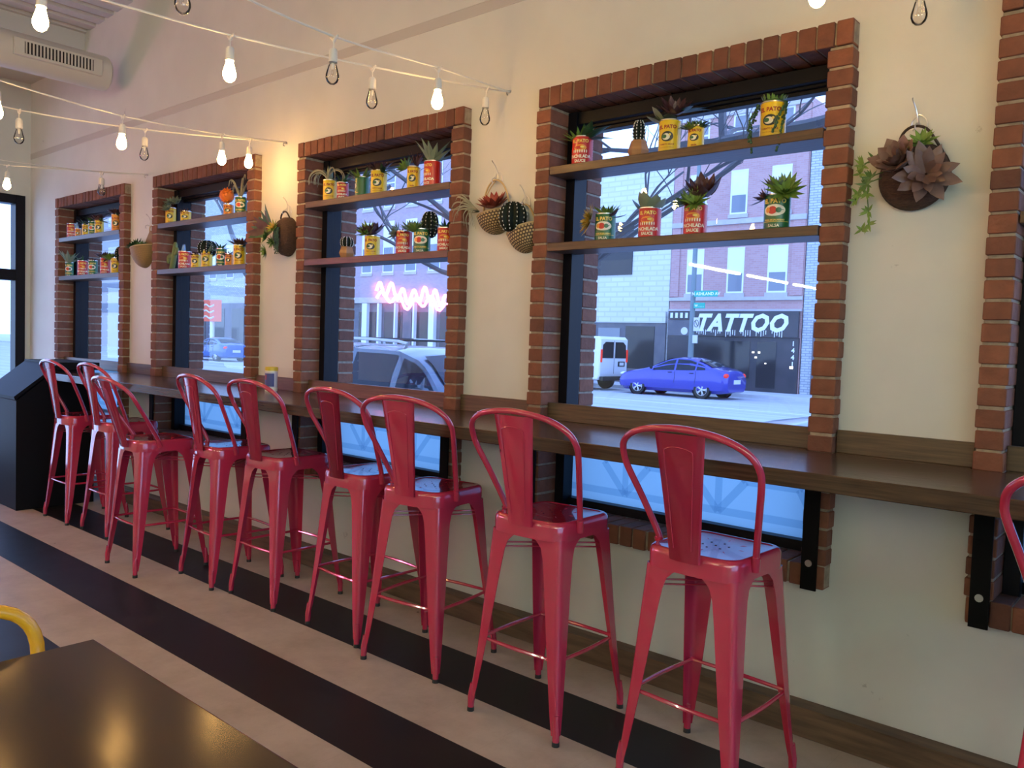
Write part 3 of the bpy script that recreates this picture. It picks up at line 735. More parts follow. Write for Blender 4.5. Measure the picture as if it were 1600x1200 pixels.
def string(name_lab, hook, pts, end, bulbs):
    full = [hook] + pts
    last = Vector(full[-1]); e = Vector(end); m_ = 8
    for k in range(1, m_ + 1):
        f = k / m_; p = last.lerp(e, f); p.z -= .10 * math.sin(math.pi * f) * 0.6; full.append(tuple(p))
    b = B(); b.tube(full, .0042, 'cord', n=6)
    tag(b.obj('string_light_cable'), name_lab, 'cable')
    for p, lit, lab in bulbs: bulb(p, lit, lab, random.uniform(-.06, .06))
    d = (e - last); L_ = d.length; n = int(L_ / .61)
    for k in range(1, n):
        f = k * .61 / L_; p = last.lerp(e, f); p.z -= .06 * math.sin(math.pi * f)
        if k % 2 == 0 and p.y > -4.5: bulb(tuple(p), True, 'lit warm string-light bulb hanging out of frame above the dining area')
HZ = 2.585
string('upper of two white cables from the hook left of the big window', (-2.643, 2.97, HZ),
       [(-2.59, 2.45, 2.548), (-2.532, 1.864, 2.490), (-2.471, 1.251, 2.500)], (-1.95, -5.0, 3.15),
       [((-2.59, 2.45, 2.545), True, 'lit string-light bulb just above the third window from the left'), ((-2.532, 1.864, 2.487), False, 'unlit clear bulb at the top centre, second along the upper cable'), ((-2.471, 1.251, 2.535), False, 'unlit clear bulb cut by the top edge of the photo above the left corner')])
string('lower of two white cables from the hook left of the big window', (-2.643, 2.97, HZ),
       [(-2.671, 2.837, 2.573), (-2.787, 2.253, 2.535), (-2.905, 1.663, 2.515), (-3.028, 1.052, 2.532)], (-4.3, -5.0, 3.15),
       [((-2.671, 2.837, 2.573), False, 'unlit clear bulb nearest the wall beside the big window'), ((-2.787, 2.253, 2.533), False, 'unlit clear bulb above the middle of the third window'), ((-2.905, 1.663, 2.512), True, 'large lit bulb against the pink-toned wall, upper left of centre'), ((-3.028, 1.052, 2.540), True, 'largest lit bulb, in the top left corner before the air duct')])
string('upper of two white cables from the hook right of the second window', (-4.505, 2.97, HZ + .01),
       [(-4.433, 2.495, 2.531), (-4.342, 1.891, 2.485), (-4.25, 1.29, 2.495)], (-3.6, -5.0, 3.15),
       [((-4.433, 2.495, 2.529), True, 'lit bulb over the brick header of the second window, the left of two'), ((-4.342, 1.891, 2.483), True, 'lit bulb just left of and above the second window'), ((-4.25, 1.29, 2.49), True, 'lit bulb cut by the left edge of the photo')])
string('lower of two white cables from the hook right of the second window', (-4.505, 2.97, HZ + .01),
       [(-4.551, 2.744, 2.569), (-4.668, 2.158, 2.519), (-4.789, 1.555, 2.506)], (-6.1, -5.0, 3.15),
       [((-4.551, 2.744, 2.567), True, 'lit bulb in front of the top right brick corner of the second window'), ((-4.668, 2.158, 2.517), False, 'unlit clear bulb above the gap between the two far windows'), ((-4.789, 1.555, 2.504), False, 'unlit clear bulb near the left edge, below the duct')])
string('thin white string-light cable above the farthest window, the left of two', (-6.384, 2.97, HZ + .01),
       [(-6.45, 2.646, 2.566), (-6.567, 2.06, 2.519), (-6.69, 1.45, 2.50)], (-7.8, -5.0, 3.1),
       [((-6.45, 2.646, 2.564), False, 'unlit bulb over the farthest window, the left of a close pair'), ((-6.567, 2.06, 2.517), True, 'small lit bulb above the far left doorway')])
string('thin white string-light cable above the farthest window, the right of two', (-6.384, 2.97, HZ + .01),
       [(-6.348, 2.619, 2.545), (-6.29, 2.0, 2.50), (-6.23, 1.4, 2.50)], (-5.6, -5.0, 3.1),
       [((-6.348, 2.619, 2.543), False, 'unlit bulb over the farthest window, the right of a close pair')])
string('white string-light cable along the top right, just out of frame', (-.80, 2.97, HZ + .02),
       [(-.772, 2.78, 2.60), (-.72, 2.2, 2.54)], (-.1, -5.0, 3.15), [((-.772, 2.78, 2.597), False, 'unlit amber-tinted bulb hanging above the dark wall basket')])
string('white string-light cable above the big window, just out of frame', (-.80, 2.97, HZ + .02),
       [(-.86, 2.70, 2.585), (-.955, 2.42, 2.58), (-1.07, 1.85, 2.57)], (-2.4, -5.0, 3.2), [((-.955, 2.42, 2.580), True, 'lit bulb at the top edge above the right side of the big window')])
for x, lab in ((-2.643, 'small screw hook in the wall left of the big window'), (-4.505, 'small screw hook in the wall above the second window'), (-6.384, 'small screw hook in the wall between the two far windows')):
    b = B(); b.tube([(x, 2.975, HZ + .004), (x, 2.955, HZ + .002), (x, 2.948, HZ - .012), (x, 2.958, HZ - .018)], .003, 'bolt', n=6)
    b.tube([(x, 2.975, HZ + .004), (x, 2.9735, HZ + .004)], .008, 'bolt', n=8); tag(b.obj('screw_hook'), lab, 'hook', 'screw hooks holding the string lights')

# ================================================================== table, chair, canister
t = thing('dining_table', 'dark brown wooden dining table in the lower left corner', 'table', (-1.12, .32, 0))
b = B(); b.box(-.60, .60, -.38, .38, .715, .75, 'tablewood'); b.obj('tabletop', t, sharp=0, bevel=.004, seg=2)
b = B(); b.tube([(0, 0, .02), (0, 0, .715)], .035, 'steel', n=16); b.obj('pedestal', t)
b = B(); b.box(-.30, .30, -.03, .03, 0, .022, 'steel'); b.box(-.03, .03, -.30, .30, .0005, .0225, 'steel'); b.obj('base', t, sharp=20)
t = thing('dining_chair', 'amber yellow metal chair with a tube back behind the dark table', 'chair', (-1.80, .44, 0), R(-90))
b = B(); hp = [(.17, -.01, .45), (.19, -.035, .62), (.198, -.05, .72), (.172, -.058, .778), (.112, -.062, .806), (.0, -.064, .815)]
hp = hp + [(-x, y, z) for x, y, z in hp[-2::-1]]; b.tube(hp, .014, 'yellowchair', n=12); b.obj('back_hoop', t)
b = B(); b.box(-.05, .05, -.066, -.06, .47, .79, 'yellowchair'); b.obj('back_splat', t, sharp=0, bevel=.002)
b = B(); b.prism(rrect(.18, -.02, .33, .04), 'z', .435, .455, 'yellowchair'); b.obj('seat', t, sharp=40)
for sx in (-1, 1):
    for yy in (0, .31):
        b = B(); b.tube([(sx * .16, yy, .44), (sx * .20, yy + (.03 if yy else -.03), 0)], [.025, .013], 'yellowchair', n=10); b.obj('leg', t)
t = thing('wipes_canister', 'wipes canister with a yellow lid standing on the far counter', 'canister', (-4.40, 2.83, ZC))
b = B(); b.lathe([(.001, 0), (.036, 0), (.038, .004), (.038, .022), (.0372, .024)], 'cream', n=24); b.lathe([(.0378, .024), (.0378, .118)], 'wipelabel', n=24)
b.lathe([(.0372, .118), (.038, .120), (.038, .126), (.001, .126)], 'cream', n=24); b.obj('body', t)
b = B(); b.lathe([(.0382, .03), (.0382, .11)], 'wipeblue', n=10, arc=.30, a0=R(-115)); b.lathe([(.0383, .07), (.0383, .10)], 'inkred', n=6, arc=.08, a0=R(-110)); b.obj('label_print', t)
b = B(); b.lathe([(.039, .1265), (.0395, .130), (.0395, .146), (.036, .149), (.001, .149)], 'wipelid', n=24); b.obj('lid', t)

# ================================================================== potted cans on the shelves
def can(t, r, h, col, face=0.0, style='pato'):
    b = B(); ribs = []
    nz = 9
    for k in range(nz * 2 + 1):
        z = h * (.10 + .80 * k / (nz * 2)); ribs.append((r * (1 - (.018 if k % 2 else 0)), z))
    prof = [(r * .96, 0.0), (r * 1.01, .001), (r * 1.01, .004), (r * .985, .006)] + [(r * .985, h * .08)] + ribs + [(r * .985, h * .92), (r * .985, h - .005)]
    b.lathe(prof, col, n=28); b.obj('can_body', t)
    b = B(); b.lathe([(r * .985, h - .005), (r * 1.02, h - .004), (r * 1.02, h), (r * .95, h), (r * .94, h - .012)], 'tin', n=28); b.obj('rim', t)
    b = B(); b.lathe([(r * .94, h - .012), (r * .5, h - .006), (.0005, h - .004)], 'soil', n=16); b.obj('soil', t)
    # printed label, wrapped on the front
    b = B(); rr_ = r * 1.004 + .0004
    def wrap(lift=0.0):
        def fn(x, y, dx=0): a = face + x / rr_ - math.pi / 2; q = rr_ + lift; return (q * math.cos(a), q * math.sin(a), y)
        return fn
    def at(dx, dz, lift=0.0): f = wrap(lift); return lambda x, y: f(x + dx, y + dz)
    def ell(cx, cz, a, c_, m, lift, st=0, en=360):
        f = wrap(lift); n_ = 18; P = []
        for k in range(n_ + (0 if en - st == 360 else 1)):
            an = R(st + (en - st) * k / n_); P.append(b.bm.verts.new(f(cx + a * math.cos(an), cz + c_ * math.sin(an))))
        # strip fill so that the patch follows the tin
        mid = [b.bm.verts.new(f(cx + a * .45 * math.cos(R(st + (en - st) * k / n_)), cz + c_ * .45 * math.sin(R(st + (en - st) * k / n_)))) for k in range(len(P))]
        for k in range(len(P) if en - st == 360 else len(P) - 1):
            j = (k + 1) % len(P); b.face([P[k], P[j], mid[j], mid[k]], m)
        b.face(mid, m)
    def band(z0, z1, m, a0=-70, a1=70, lift=.0002):
        q = rr_ + lift; n_ = 14
        lo = [b.bm.verts.new((q * math.cos(face + R(a0 + (a1 - a0) * k / n_) - math.pi / 2), q * math.sin(face + R(a0 + (a1 - a0) * k / n_) - math.pi / 2), z0)) for k in range(n_ + 1)]
        hi = [b.bm.verts.new((v.co.x, v.co.y, z1)) for v in lo]
        for k in range(n_): b.face([lo[k], lo[k + 1], hi[k + 1], hi[k]], m)
    big = r > .040; s = r / .0475
    ink = {'red': 'inkyel', 'yel': 'inkred', 'grn': 'inkyel', 'ora': 'inkred'}[col]
    if style == 'pato' and col in ('yel', 'ora'):
        add_text(b, 'EL PATO', .021 * s, ink, at(0, h * .71, .0003), bold=.0009)
        ell(0, h * .47, r * .58, h * .155, 'inkblk', .0004)
        ell(-.004 * s, h * .46, r * .36, h * .10, 'cream', .0008); ell(-.012 * s, h * .47, r * .22, h * .06, 'grn', .0012); ell(.012 * s, h * .52, r * .10, h * .04, 'inkyel', .0012)
        if big:
            add_text(b, 'TOMATO SAUCE', .0085 * s, ink, at(0, h * .215, .0003), bold=.0003); add_text(b, 'SALSA DE CHILE FRESCO', .0055 * s, ink, at(0, h * .13, .0003))
        else: add_text(b, 'SALSA', .012 * s, ink, at(0, h * .13, .0003), bold=.0004)
        if style == 'pato' and not big: band(h * .92, h * .94, 'inkred')
    elif col == 'red':
        add_text(b, 'EL PATO', .020 * s, ink, at(0, h * .76, .0003), bold=.0008)
        ell(0, h * .58, r * .62, h * .115, 'ora', .0004); ell(-.006 * s, h * .585, r * .45, h * .055, 'red', .0008); ell(.010 * s, h * .60, r * .2, h * .035, 'inkyel', .0010)
        for k in range(7): 
            xx = (-.030 + k * .010) * s; ell(xx, h * .46, .0026 * s, h * .055, 'cream', .0005)
        add_text(b, 'ENCHILADA', .0195 * s, 'cream', at(0, h * .235, .0003), bold=.0006, spacing=.92); add_text(b, 'SAUCE', .017 * s, 'cream', at(0, h * .09, .0003), bold=.0006)
    else:
        add_text(b, 'EL PATO', .0225 * s, 'inkyel', at(0, h * .73, .0003), bold=.0009)
        ell(0, h * .53, r * .88, h * .165, 'cream', .0004); ell(-.006 * s, h * .53, r * .34, h * .11, 'red', .0008); ell(-.024 * s, h * .54, r * .18, h * .08, 'ora', .0010); ell(.016 * s, h * .53, r * .22, h * .075, 'grn', .0009)
        add_text(b, 'SALSA DE JALAPENO', .0085 * s, 'inkyel', at(0, h * .235, .0003), bold=.0003); band(h * .20, h * .212, 'inkyel'); add_text(b, 'SALSA', .015 * s, 'cream', at(0, h * .06, .0003), bold=.0004)
    b.obj('label', t, sharp=0)

def plant(t, kind, h, r, rnd):
    """greenery in a pot of height h and radius r; returns nothing, adds 'plant' parts to thing t"""
    z = h - .004
    def P(m_=1): return B()
    if kind == 'agave_mix':
        b = B(); b.rosette((-.012, 0, z), (-.25, -.2, 1), .075, 'lg', 9, 3, .24, .1, 1.15, rnd); b.obj('green_rosette', t)
        b = B(); 
        for a, e, L_ in ((-.2, .75, .13), (.25, .45, .11), (-.7, 1.1, .10), (.7, .95, .12)):
            b.leaf((.015, 0, z), (math.cos(a) * math.cos(e - .5), math.sin(a) * math.cos(e - .5), math.sin(e - .25)), L_, .040, 'dg', curl=-.25, seg=6, th=.12)
        b.obj('dark_leaves', t)
    elif kind == 'paddles':
        b = B()
        for k in range(9):
            a = k * 2.4; e = 0.35 + .12 * (k % 4); b.leaf((0, 0, z - .01), (math.cos(a), math.sin(a), e * 1.6), .085 * rnd.uniform(.85, 1.1), .052, 'gg', curl=.2, th=.22, pw=1.35, seg=7)
        b.obj('plant', t)
    elif kind == 'dark_rosette_mix':
        b = B(); b.rosette((.022, .01, z + .035), (.15, -.5, .9), .082, 'pu', 10, 3, .62, .30, 1.15, rnd); b.obj('plum_rosette', t)
        b = B(); b.rosette((-.018, -.018, z + .014), (-.2, -.7, .7), .058, 'mg', 11, 3, .26, .1, 1.2, rnd)
        b.rosette((.018, -.032, z + .010), (.25, -.9, .5), .055, 'lg', 11, 3, .28, .1, 1.2, rnd); b.obj('green_rosette', t)
    elif kind == 'plum_round':
        b = B(); b.rosette((0, .0, z + .018), (0, -.35, 1), .082, 'pu', 12, 3, .58, .25, 1.25, rnd); b.obj('plum_rosette', t)
        b = B(); b.rosette((.008, -.03, z + .020), (.1, -.9, .7), .060, 'lg', 12, 3, .28, .12, 1.1, rnd); b.obj('green_rosette', t)
    elif kind == 'green_rosettes':
        b = B(); b.rosette((.030, -.015, z + .016), (.35, -.75, .55), .068, 'lg', 13, 3, .32, .1, 1.25, rnd); b.rosette((-.002, .0, z + .03), (0, -.3, 1), .060, 'gg', 11, 3, .34, .15, 1.1, rnd); b.obj('green_rosette', t)
        b = B(); b.rosette((-.035, -.005, z + .004), (-.5, -.4, .5), .055, 'pu', 9, 2, .26, .05, 1.2, rnd); b.obj('plum_leaves', t)
    elif kind == 'yellow_ball_agave':
        b = B(); b.rosette((-.052, -.012, z - .010), (-.6, -.7, .2), .062, 'yg', 16, 4, .24, .05, 1.35, rnd, m2='yg'); b.obj('yellow_rosette', t)
        b = B(); b.rosette((.008, 0, z), (0, -.1, 1), .065, 'lg', 10, 3, .30, .05, 1.0, rnd); b.obj('green_agave', t)
        b = B(); b.leaf((.03, -.01, z), (1, -.3, .25), .05, .022, 'pu'); b.leaf((.03, .01, z), (1, .3, -.1), .05, .020, 'pu'); b.obj('plum_leaves', t)
    elif kind == 'round_and_brown':
        b = B()
        for a, e in ((2.7, .5), (3.5, .35), (2.0, .8), (3.1, 1.1), (3.9, .9)): b.leaf((-.01, 0, z), (math.cos(a), math.sin(a), e), .078, .060, 'gg', curl=.1, th=.15, pw=1.3, seg=7)
        b.obj('round_leaves', t)
        b = B(); b.rosette((.024, -.01, z + .03), (.3, -.5, .8), .068, 'pu', 9, 3, .55, .2, 1.2, rnd)
        for a in (.1, -.5, .5): b.leaf((.045, 0, z + .03), (math.cos(a), math.sin(a) - .2, .25), .095, .028, 'dg', curl=-.25)
        b.obj('dark_rosette', t)
    elif kind == 'spiky_green':
        b = B(); b.rosette((-.008, -.01, z), (-.2, -.4, 1), .052, 'lg', 11, 3, .28, .08, 1.2, rnd); b.rosette((.012, .005, z + .004), (.3, -.2, 1), .045, 'mg', 9, 2, .28, .08, 1.2, rnd)
        for a in (0, .4, -.4, 3.3): b.leaf((0, 0, z), (math.cos(a), math.sin(a), .35), .070, .016, 'dg', curl=-.1)
        b.obj('plant', t)
    elif kind == 'pearls':
        b = B()
        b.sphere((0, 0, z - .004), r * .98, 'mg', 16, 8, (1, 1, .55))
        for k in range(60):
            a = rnd.uniform(0, 6.28); q = r * rnd.uniform(.1, .9); b.leaf((q * math.cos(a), q * math.sin(a), z + .012), (math.cos(a) * .5, math.sin(a) * .5, 1), .022, .008, 'lg', curl=0, seg=3)
        b.obj('moss_top', t)
        for sx, L_ in ((-1, .185), (1, .19), (-1, .15), (1, .12)):
            b = B(); off = rnd.uniform(-.014, .014); yy = rnd.uniform(-.022, -.006)
            for k in range(17):
                f = k / 16; xx = sx * (r * 1.02 + .010 * math.sin(f * 3) + off * f * .6 + .003) - (sx * .018 * f if L_ < .19 and sx > 0 else 0); zz = z - L_ * f
                b.sphere((xx + rnd.uniform(-.004, .004), yy - .058 * min(1, f / .55) + rnd.uniform(-.003, .003), zz), .0058, 'dg', 6, 4)
                if k % 2: b.sphere((xx + rnd.uniform(-.009, .009), yy - .058 * min(1, f / .55), zz - .004), .0048, 'dg', 6, 4)
            b.obj('bead_string', t)
    elif kind == 'airplant':
        b = B()
        for k in range(16):
            a = rnd.uniform(0, 6.28); L_ = rnd.uniform(.10, .20); pts = []
            for j in range(9):
                f = j / 8; ang = f * rnd.uniform(2.2, 2.6); q = L_ * .55 * math.sin(ang * .62); pts.append((math.cos(a) * q, math.sin(a) * q * .55, z + .10 * math.sin(ang) * (L_ / .16)))
            b.tube(pts, [.005 * (1 - .8 * j / 8) for j in range(9)], 'tanleaf', n=5)
        b.obj('curled_leaves', t)
    elif kind == 'airplant_left':
        b = B()
        for k in range(12):
            a = rnd.uniform(2.5, 3.8) if k < 9 else rnd.uniform(-.6, .6); L_ = rnd.uniform(.7, 1.15); pts = []
            for j in range(10):
                f = j / 9; ang = f * 3.5; pts.append((math.cos(a) * .055 * L_ * (1 - math.cos(ang)), math.sin(a) * .04 * (1 - math.cos(ang)) - .012, z + .052 * L_ * math.sin(ang) + .012 * f))
            b.tube(pts, [.0055 * (1 - .8 * j / 9) for j in range(10)], 'tanleaf', n=5)
        for k in range(5): b.leaf((.0, 0, z), (rnd.uniform(-.6, .5), rnd.uniform(-.5, .2), 1), .075, .024, 'gg')
        b.obj('curled_leaves', t)
    elif kind == 'aloe':
        b = B()
        for k in range(12):
            a = k * 2.4; b.leaf((0, 0, z - .005), (math.cos(a) * .62, math.sin(a) * .5, 1.0 if k % 3 else .45), .125 * rnd.uniform(.85, 1.05), .036, 'gg', curl=-.18, th=.3, seg=6)
        b.obj('plant', t)
    elif kind == 'purple_green':
        b = B(); 
        for k in range(8): b.leaf((.02, 0, z), (rnd.uniform(-.5, .8), rnd.uniform(-.4, .4), 1), .08, .014, 'pu', curl=-.1)
        b.obj('plum_leaves', t)
        b = B(); b.rosette((-.030, -.01, z + .006), (-.6, -.4, .7), .060, 'lg', 11, 3, .3, .1, 1.2, rnd); b.obj('green_rosette', t)
    elif kind == 'dark_spread':
        b = B(); b.rosette((.008, 0, z + .008), (.1, -.2, 1), .075, 'pu', 11, 3, .36, .12, 1.2, rnd)
        for k in range(7): a = rnd.uniform(-.8, .8); b.leaf((.03, 0, z), (math.cos(a), math.sin(a), rnd.uniform(-.2, .6)), .085, .018, 'dg', curl=-.2)
        b.obj('dark_leaves', t)
    elif kind == 'soft_green':
        b = B()
        for k in range(26): a = rnd.uniform(0, 6.28); b.leaf((math.cos(a) * r * .4, math.sin(a) * r * .4, z), (math.cos(a), math.sin(a), rnd.uniform(.5, 1.6)), .062, .016, rnd.choice(['lg', 'gg']), curl=-.1, seg=4)
        b.obj('plant', t)
    elif kind == 'trail_grey':
        b = B(); b.rosette((-.03, -.01, z + .004), (-.7, -.5, .4), .055, 'gg', 10, 3, .35, .05, 1.2, rnd); b.obj('grey_rosette', t); b = B(); b.rosette((.045, 0, z + .016), (.5, -.4, .8), .052, 'gg', 10, 3, .35, .05, 1.2, rnd)
        b.obj('grey_rosette', t)
        b = B(); b.rosette((.004, -.008, z), (0, -.4, 1), .042, 'pu', 9, 2, .34, .05, 1.2, rnd); b.obj('plum_rosette', t)
    elif kind == 'agave_up':
        b = B(); b.rosette((-.012, -.02, z - .004), (-.1, -.35, 1), .085, 'lg', 9, 3, .30, -.05, .95, rnd); b.obj('green_agave', t)
    elif kind == 'tall_cactus':
        cactus(t, (.026, .030, z + .030), .043, .072)
        b = B(); b.rosette((-.014, -.02, z - .004), (-.1, -.35, 1), .078, 'lg', 9, 3, .28, -.05, .95, rnd); b.obj('green_agave', t)
    elif kind == 'ball_cactus_left': 
        cactus(t, (-.012, .012, z + .016), .062, .060)
        b = B(); b.leaf((.03, 0, z), (1, -.2, .5), .06, .016, 'gg'); b.leaf((.03, 0, z + .01), (1, .2, .2), .06, .014, 'dg'); b.obj('leaves', t)
    elif kind == 'orange_ball':
        b = B(); b.sphere((-.012, 0, z + .060), .040, 'oran', 12, 8)
        for k in range(50):
            v = Vector((rnd.gauss(0, 1), rnd.gauss(0, 1), rnd.gauss(0, 1))).normalized(); b.leaf(Vector((-.012, 0, z + .06)) + v * .036, v, .014, .010, 'oran', curl=0, seg=3)
        b.obj('flower_ball', t)
        b = B(); b.tube([(0, 0, z - .005), (-.012, 0, z + .025)], .004, 'mg', n=6); b.obj('stem', t)
    elif kind == 'grey_clump':
        b = B()
        for (x, y, zz, q) in ((-.012, 0, .02, .05), (.05, -.01, .035, .055), (.085, 0, .03, .05), (.03, -.03, -.01, .045)): b.rosette((x, y, z + zz), (x * 3, -.7, .9), q, 'gg', 9, 3, .42, .1, 1.15, rnd)
        b.obj('grey_rosettes', t)
    elif kind == 'saguaro':
        pass
    elif kind == 'spray_dark':
        b = B()
        for k in range(16): a = rnd.uniform(0, 6.28); b.leaf((0, 0, z), (math.cos(a), math.sin(a), rnd.uniform(.1, 1.1)), rnd.uniform(.06, .11), .014, rnd.choice(['dg', 'dg', 'mg']), curl=-.15, seg=4)
        b.obj('plant', t)
    elif kind == 'pale_blue':
        b = B()
        for k in range(7): b.leaf((-.005, 0, z), (rnd.uniform(-.7, .7), rnd.uniform(-.5, .3), 1), .055, .022, 'bluebits', curl=.2)
        b.obj('plant', t)
    elif kind == 'pu_small':
        b = B(); b.rosette((0, 0, z), (0, -.3, 1), .050, 'pu', 9, 2, .32, .05, 1.2, rnd); b.obj('plant', t)

def cactus(t, c, r, hh, ribs=10):
    b = B(); prof = []
    for k in range(11):
        a = math.pi * k / 10; prof.append((max(r * math.sin(a) ** .75, .0006), -hh * math.cos(a)))
    n = 60
    b.lathe(prof, 'cactus', c=c, n=n, ribs=ribs, amp=.11)
    for j in range(ribs):
        a = 2 * math.pi * j / ribs
        for k in range(2, 10):
            q = math.pi * (k + .2) / 11; rr_ = r * math.sin(q) ** .75 * 1.12; p = Vector(c) + Vector((rr_ * math.cos(a), rr_ * math.sin(a), -hh * math.cos(q)))
            b.sphere(p, .0022, 'spine', 5, 3, (1.2, 1.2, 1.9))
    b.obj('cactus', t)

def potted(x, y, z, r, h, col, kind, label, face=None, seed=1, grp=None):
    t = thing('potted_can_plant', label, 'potted plant', (x, y, z), group=grp)
    if face is None: face = math.atan2(x, -(-y)) * 0 + math.atan2(-x, y) - .25
    can(t, r, h, col, face); plant(t, kind, h, r, random.Random(seed))
    for c in t.children:
        if c.name.split('.')[0] not in ('can_body', 'rim', 'soil', 'label', 'bead_string', 'moss_top', 'cactus'):
            q = 1.24; c.scale = (q, q, q); c.location.z = (h - .008) * (1 - q) - .011; c.location.y = -.006
    return t
def woodpot(x, y, z, r, h, label, cr_, ch, oct_=6, grp=None):
    t = thing('cactus_pot', label, 'potted cactus', (x, y, z), group=grp)
    b = B(); b.lathe([(r * .72, 0), (r, h * .42), (r * .70, h), (r * .5, h)], 'woodpot', n=oct_, a0=.35); 
    b.face([b.bm.verts.new((r * .72 * math.cos(.35 + 2 * math.pi * k / oct_), r * .72 * math.sin(.35 + 2 * math.pi * k / oct_), 0)) for k in range(oct_)], 'woodpot')
    b.lathe([(r * .5, h), (.0005, h - .002)], 'soil', n=oct_, a0=.35); b.obj('pot', t, sharp=10)
    cactus(t, (0, 0, h + ch * .75), cr_, ch, 9)
    return t
SA, SB = 2.188, 1.845; YC = 2.995
G4a, G4b = 'succulents on the top shelf of the big window', 'succulents on the lower shelf of the big window'
potted(-2.215, YC, SA, .0475, .128, 'red', 'agave_mix', 'red enchilada can with bright agave and dark leaves, left on the big window top shelf', seed=2, grp=G4a)
woodpot(-1.921, YC, SA, .046, .075, 'cactus in a faceted wooden pot on the top shelf of the big window', .024, .050, grp=G4a)
potted(-1.771, YC, SA, .0455, .135, 'yel', 'round_and_brown', 'yellow tomato sauce can with round grey leaves and a plum rosette, big window top shelf', seed=3, grp=G4a)
potted(-1.647, YC - .005, SA, .033, .095, 'yel', 'spiky_green', 'small yellow can with spiky green plant, between two larger yellow cans in the big window', seed=4, grp=G4a)
potted(-1.328, YC, SA, .048, .135, 'yel', 'pearls', 'yellow can with moss and hanging green bead strings, right end of the top shelf', seed=5, grp=G4a)
potted(-2.075, YC, SB, .0455, .120, 'grn', 'yellow_ball_agave', 'green can with a yellow spiky ball plant, left on the big window lower shelf', seed=6, grp=G4b)
potted(-1.849, YC, SB, .0475, .127, 'red', 'paddles', 'red enchilada sauce can with round paddle leaves, lower shelf of the big window', seed=7, grp=G4b)
potted(-1.636, YC, SB, .0475, .127, 'red', 'dark_rosette_mix', 'red enchilada sauce can with plum and green rosettes, middle of the big window lower shelf', seed=8, grp=G4b)
potted(-1.293, YC, SB, .0485, .132, 'grn', 'green_rosettes', 'green jalapeno salsa can with pale green rosettes, right end of the lower shelf', seed=9, grp=G4b)
G3a, G3b = 'succulents on the top shelf of the third window', 'succulents on the lower shelf of the third window'
potted(-4.072, YC, SA, .042, .128, 'yel', 'airplant_left', 'yellow can with long curled air plant leaves, left end of the third window top shelf', seed=10, grp=G3a)
potted(-3.938, YC - .01, SA, .034, .100, 'red', 'spray_dark', 'small red can with dark sprigs beside the curled air plant, third window top shelf', seed=11, grp=G3a)
potted(-3.771, YC, SA, .040, .115, 'grn', 'soft_green', 'green and yellow can with soft bushy leaves, third window top shelf', seed=12, face=-.9, grp=G3a)
potted(-3.624, YC, SA, .046, .135, 'yel', 'dark_spread', 'large yellow can with spreading blackish leaves, middle of the third window top shelf', seed=13, grp=G3a)
potted(-3.335, YC, SA, .036, .125, 'yel', 'purple_green', 'narrow yellow can with purple spikes and a green rosette, third window top shelf', seed=14, grp=G3a)
potted(-3.187, YC, SA, .047, .135, 'red', 'aloe', 'red can with a tall grey-green aloe, right end of the third window top shelf', seed=15, face=-.1, grp=G3a)
woodpot(-3.899, YC, SB, .050, .068, 'small white-spined cactus in a wooden pot, left end of the third window lower shelf', .034, .034, grp=G3b)
potted(-3.668, YC, SB, .044, .118, 'yel', 'plum_round', 'yellow can with a dark plum rosette around a bright green one, third window lower shelf', seed=16, grp=G3b)
potted(-3.398, YC, SB, .045, .127, 'red', 'trail_grey', 'red enchilada can with grey rosettes at both sides, third window lower shelf', seed=17, grp=G3b)
potted(-3.255, YC, SB, .046, .130, 'grn', 'tall_cactus', 'green can holding a tall black ribbed cactus behind a green agave', seed=18, grp=G3b)
potted(-3.075, YC, SB, .044, .125, 'red', 'spray_dark', 'red and yellow can half hidden by brick, right end of the third window lower shelf', seed=19, grp=G3b)
G2a, G2b = 'succulents on the top shelf of the second window', 'succulents on the lower shelf of the second window'
potted(-6.045, YC, SA, .038, .125, 'yel', 'grey_clump', 'tall yellow can with a clump of grey-green rosettes, left in the second window', seed=20, grp=G2a)
potted(-5.815, YC, SA, .038, .082, 'yel', 'pu_small', 'short yellow can with small plum leaves, second window top shelf', seed=21, grp=G2a)
potted(-5.219, YC, SA, .034, .080, 'ora', 'orange_ball', 'small can with a bright orange ball flower in the second window', seed=22, grp=G2a)
potted(-5.06, YC, SA, .040, .115, 'grn', 'airplant', 'green can with a big loop of curled tan leaves, upper right of the second window', seed=23, grp=G2a)
t = thing('saguaro_plant', 'olive saguaro cactus figure standing at the left end of the second window lower shelf', 'cactus', (-5.99, YC, SB))
b = B(); b.tube([(-.03, 0, 0), (-.01, 0, .06), (.010, 0, .12), (.022, 0, .185), (.018, 0, .205)], [.020, .022, .021, .017, .008], 'saguaro', n=10)
b.tube([(.005, 0, .10), (-.03, -.01, .105), (-.055, -.01, .095), (-.06, -.01, .065), (-.058, -.01, .05)], [.017, .017, .016, .015, .008], 'saguaro', n=10)
b.tube([(.010, .0, .12), (.04, .0, .125), (.052, 0, .15), (.054, 0, .165)], [.014, .014, .013, .006], 'saguaro', n=10); b.obj('stem', t)
potted(-5.821, YC, SB, .046, .130, 'red', 'pale_blue', 'red can with pale bluish leaves, second window lower shelf', seed=24, grp=G2b)
potted(-5.651, YC - .005, SB, .034, .105, 'yel', 'pu_small', 'small yellow can with low plum leaves, left of the ball cactus in the second window', seed=25, grp=G2b)
potted(-5.504, YC, SB, .040, .125, 'yel', 'ball_cactus_left', 'yellow can topped by a large black ball cactus, second window lower shelf', seed=26, grp=G2b)
potted(-5.306, YC, SB, .036, .125, 'grn', 'spray_dark', 'green can with dark sprigs, second window lower shelf', seed=27, grp=G2b)
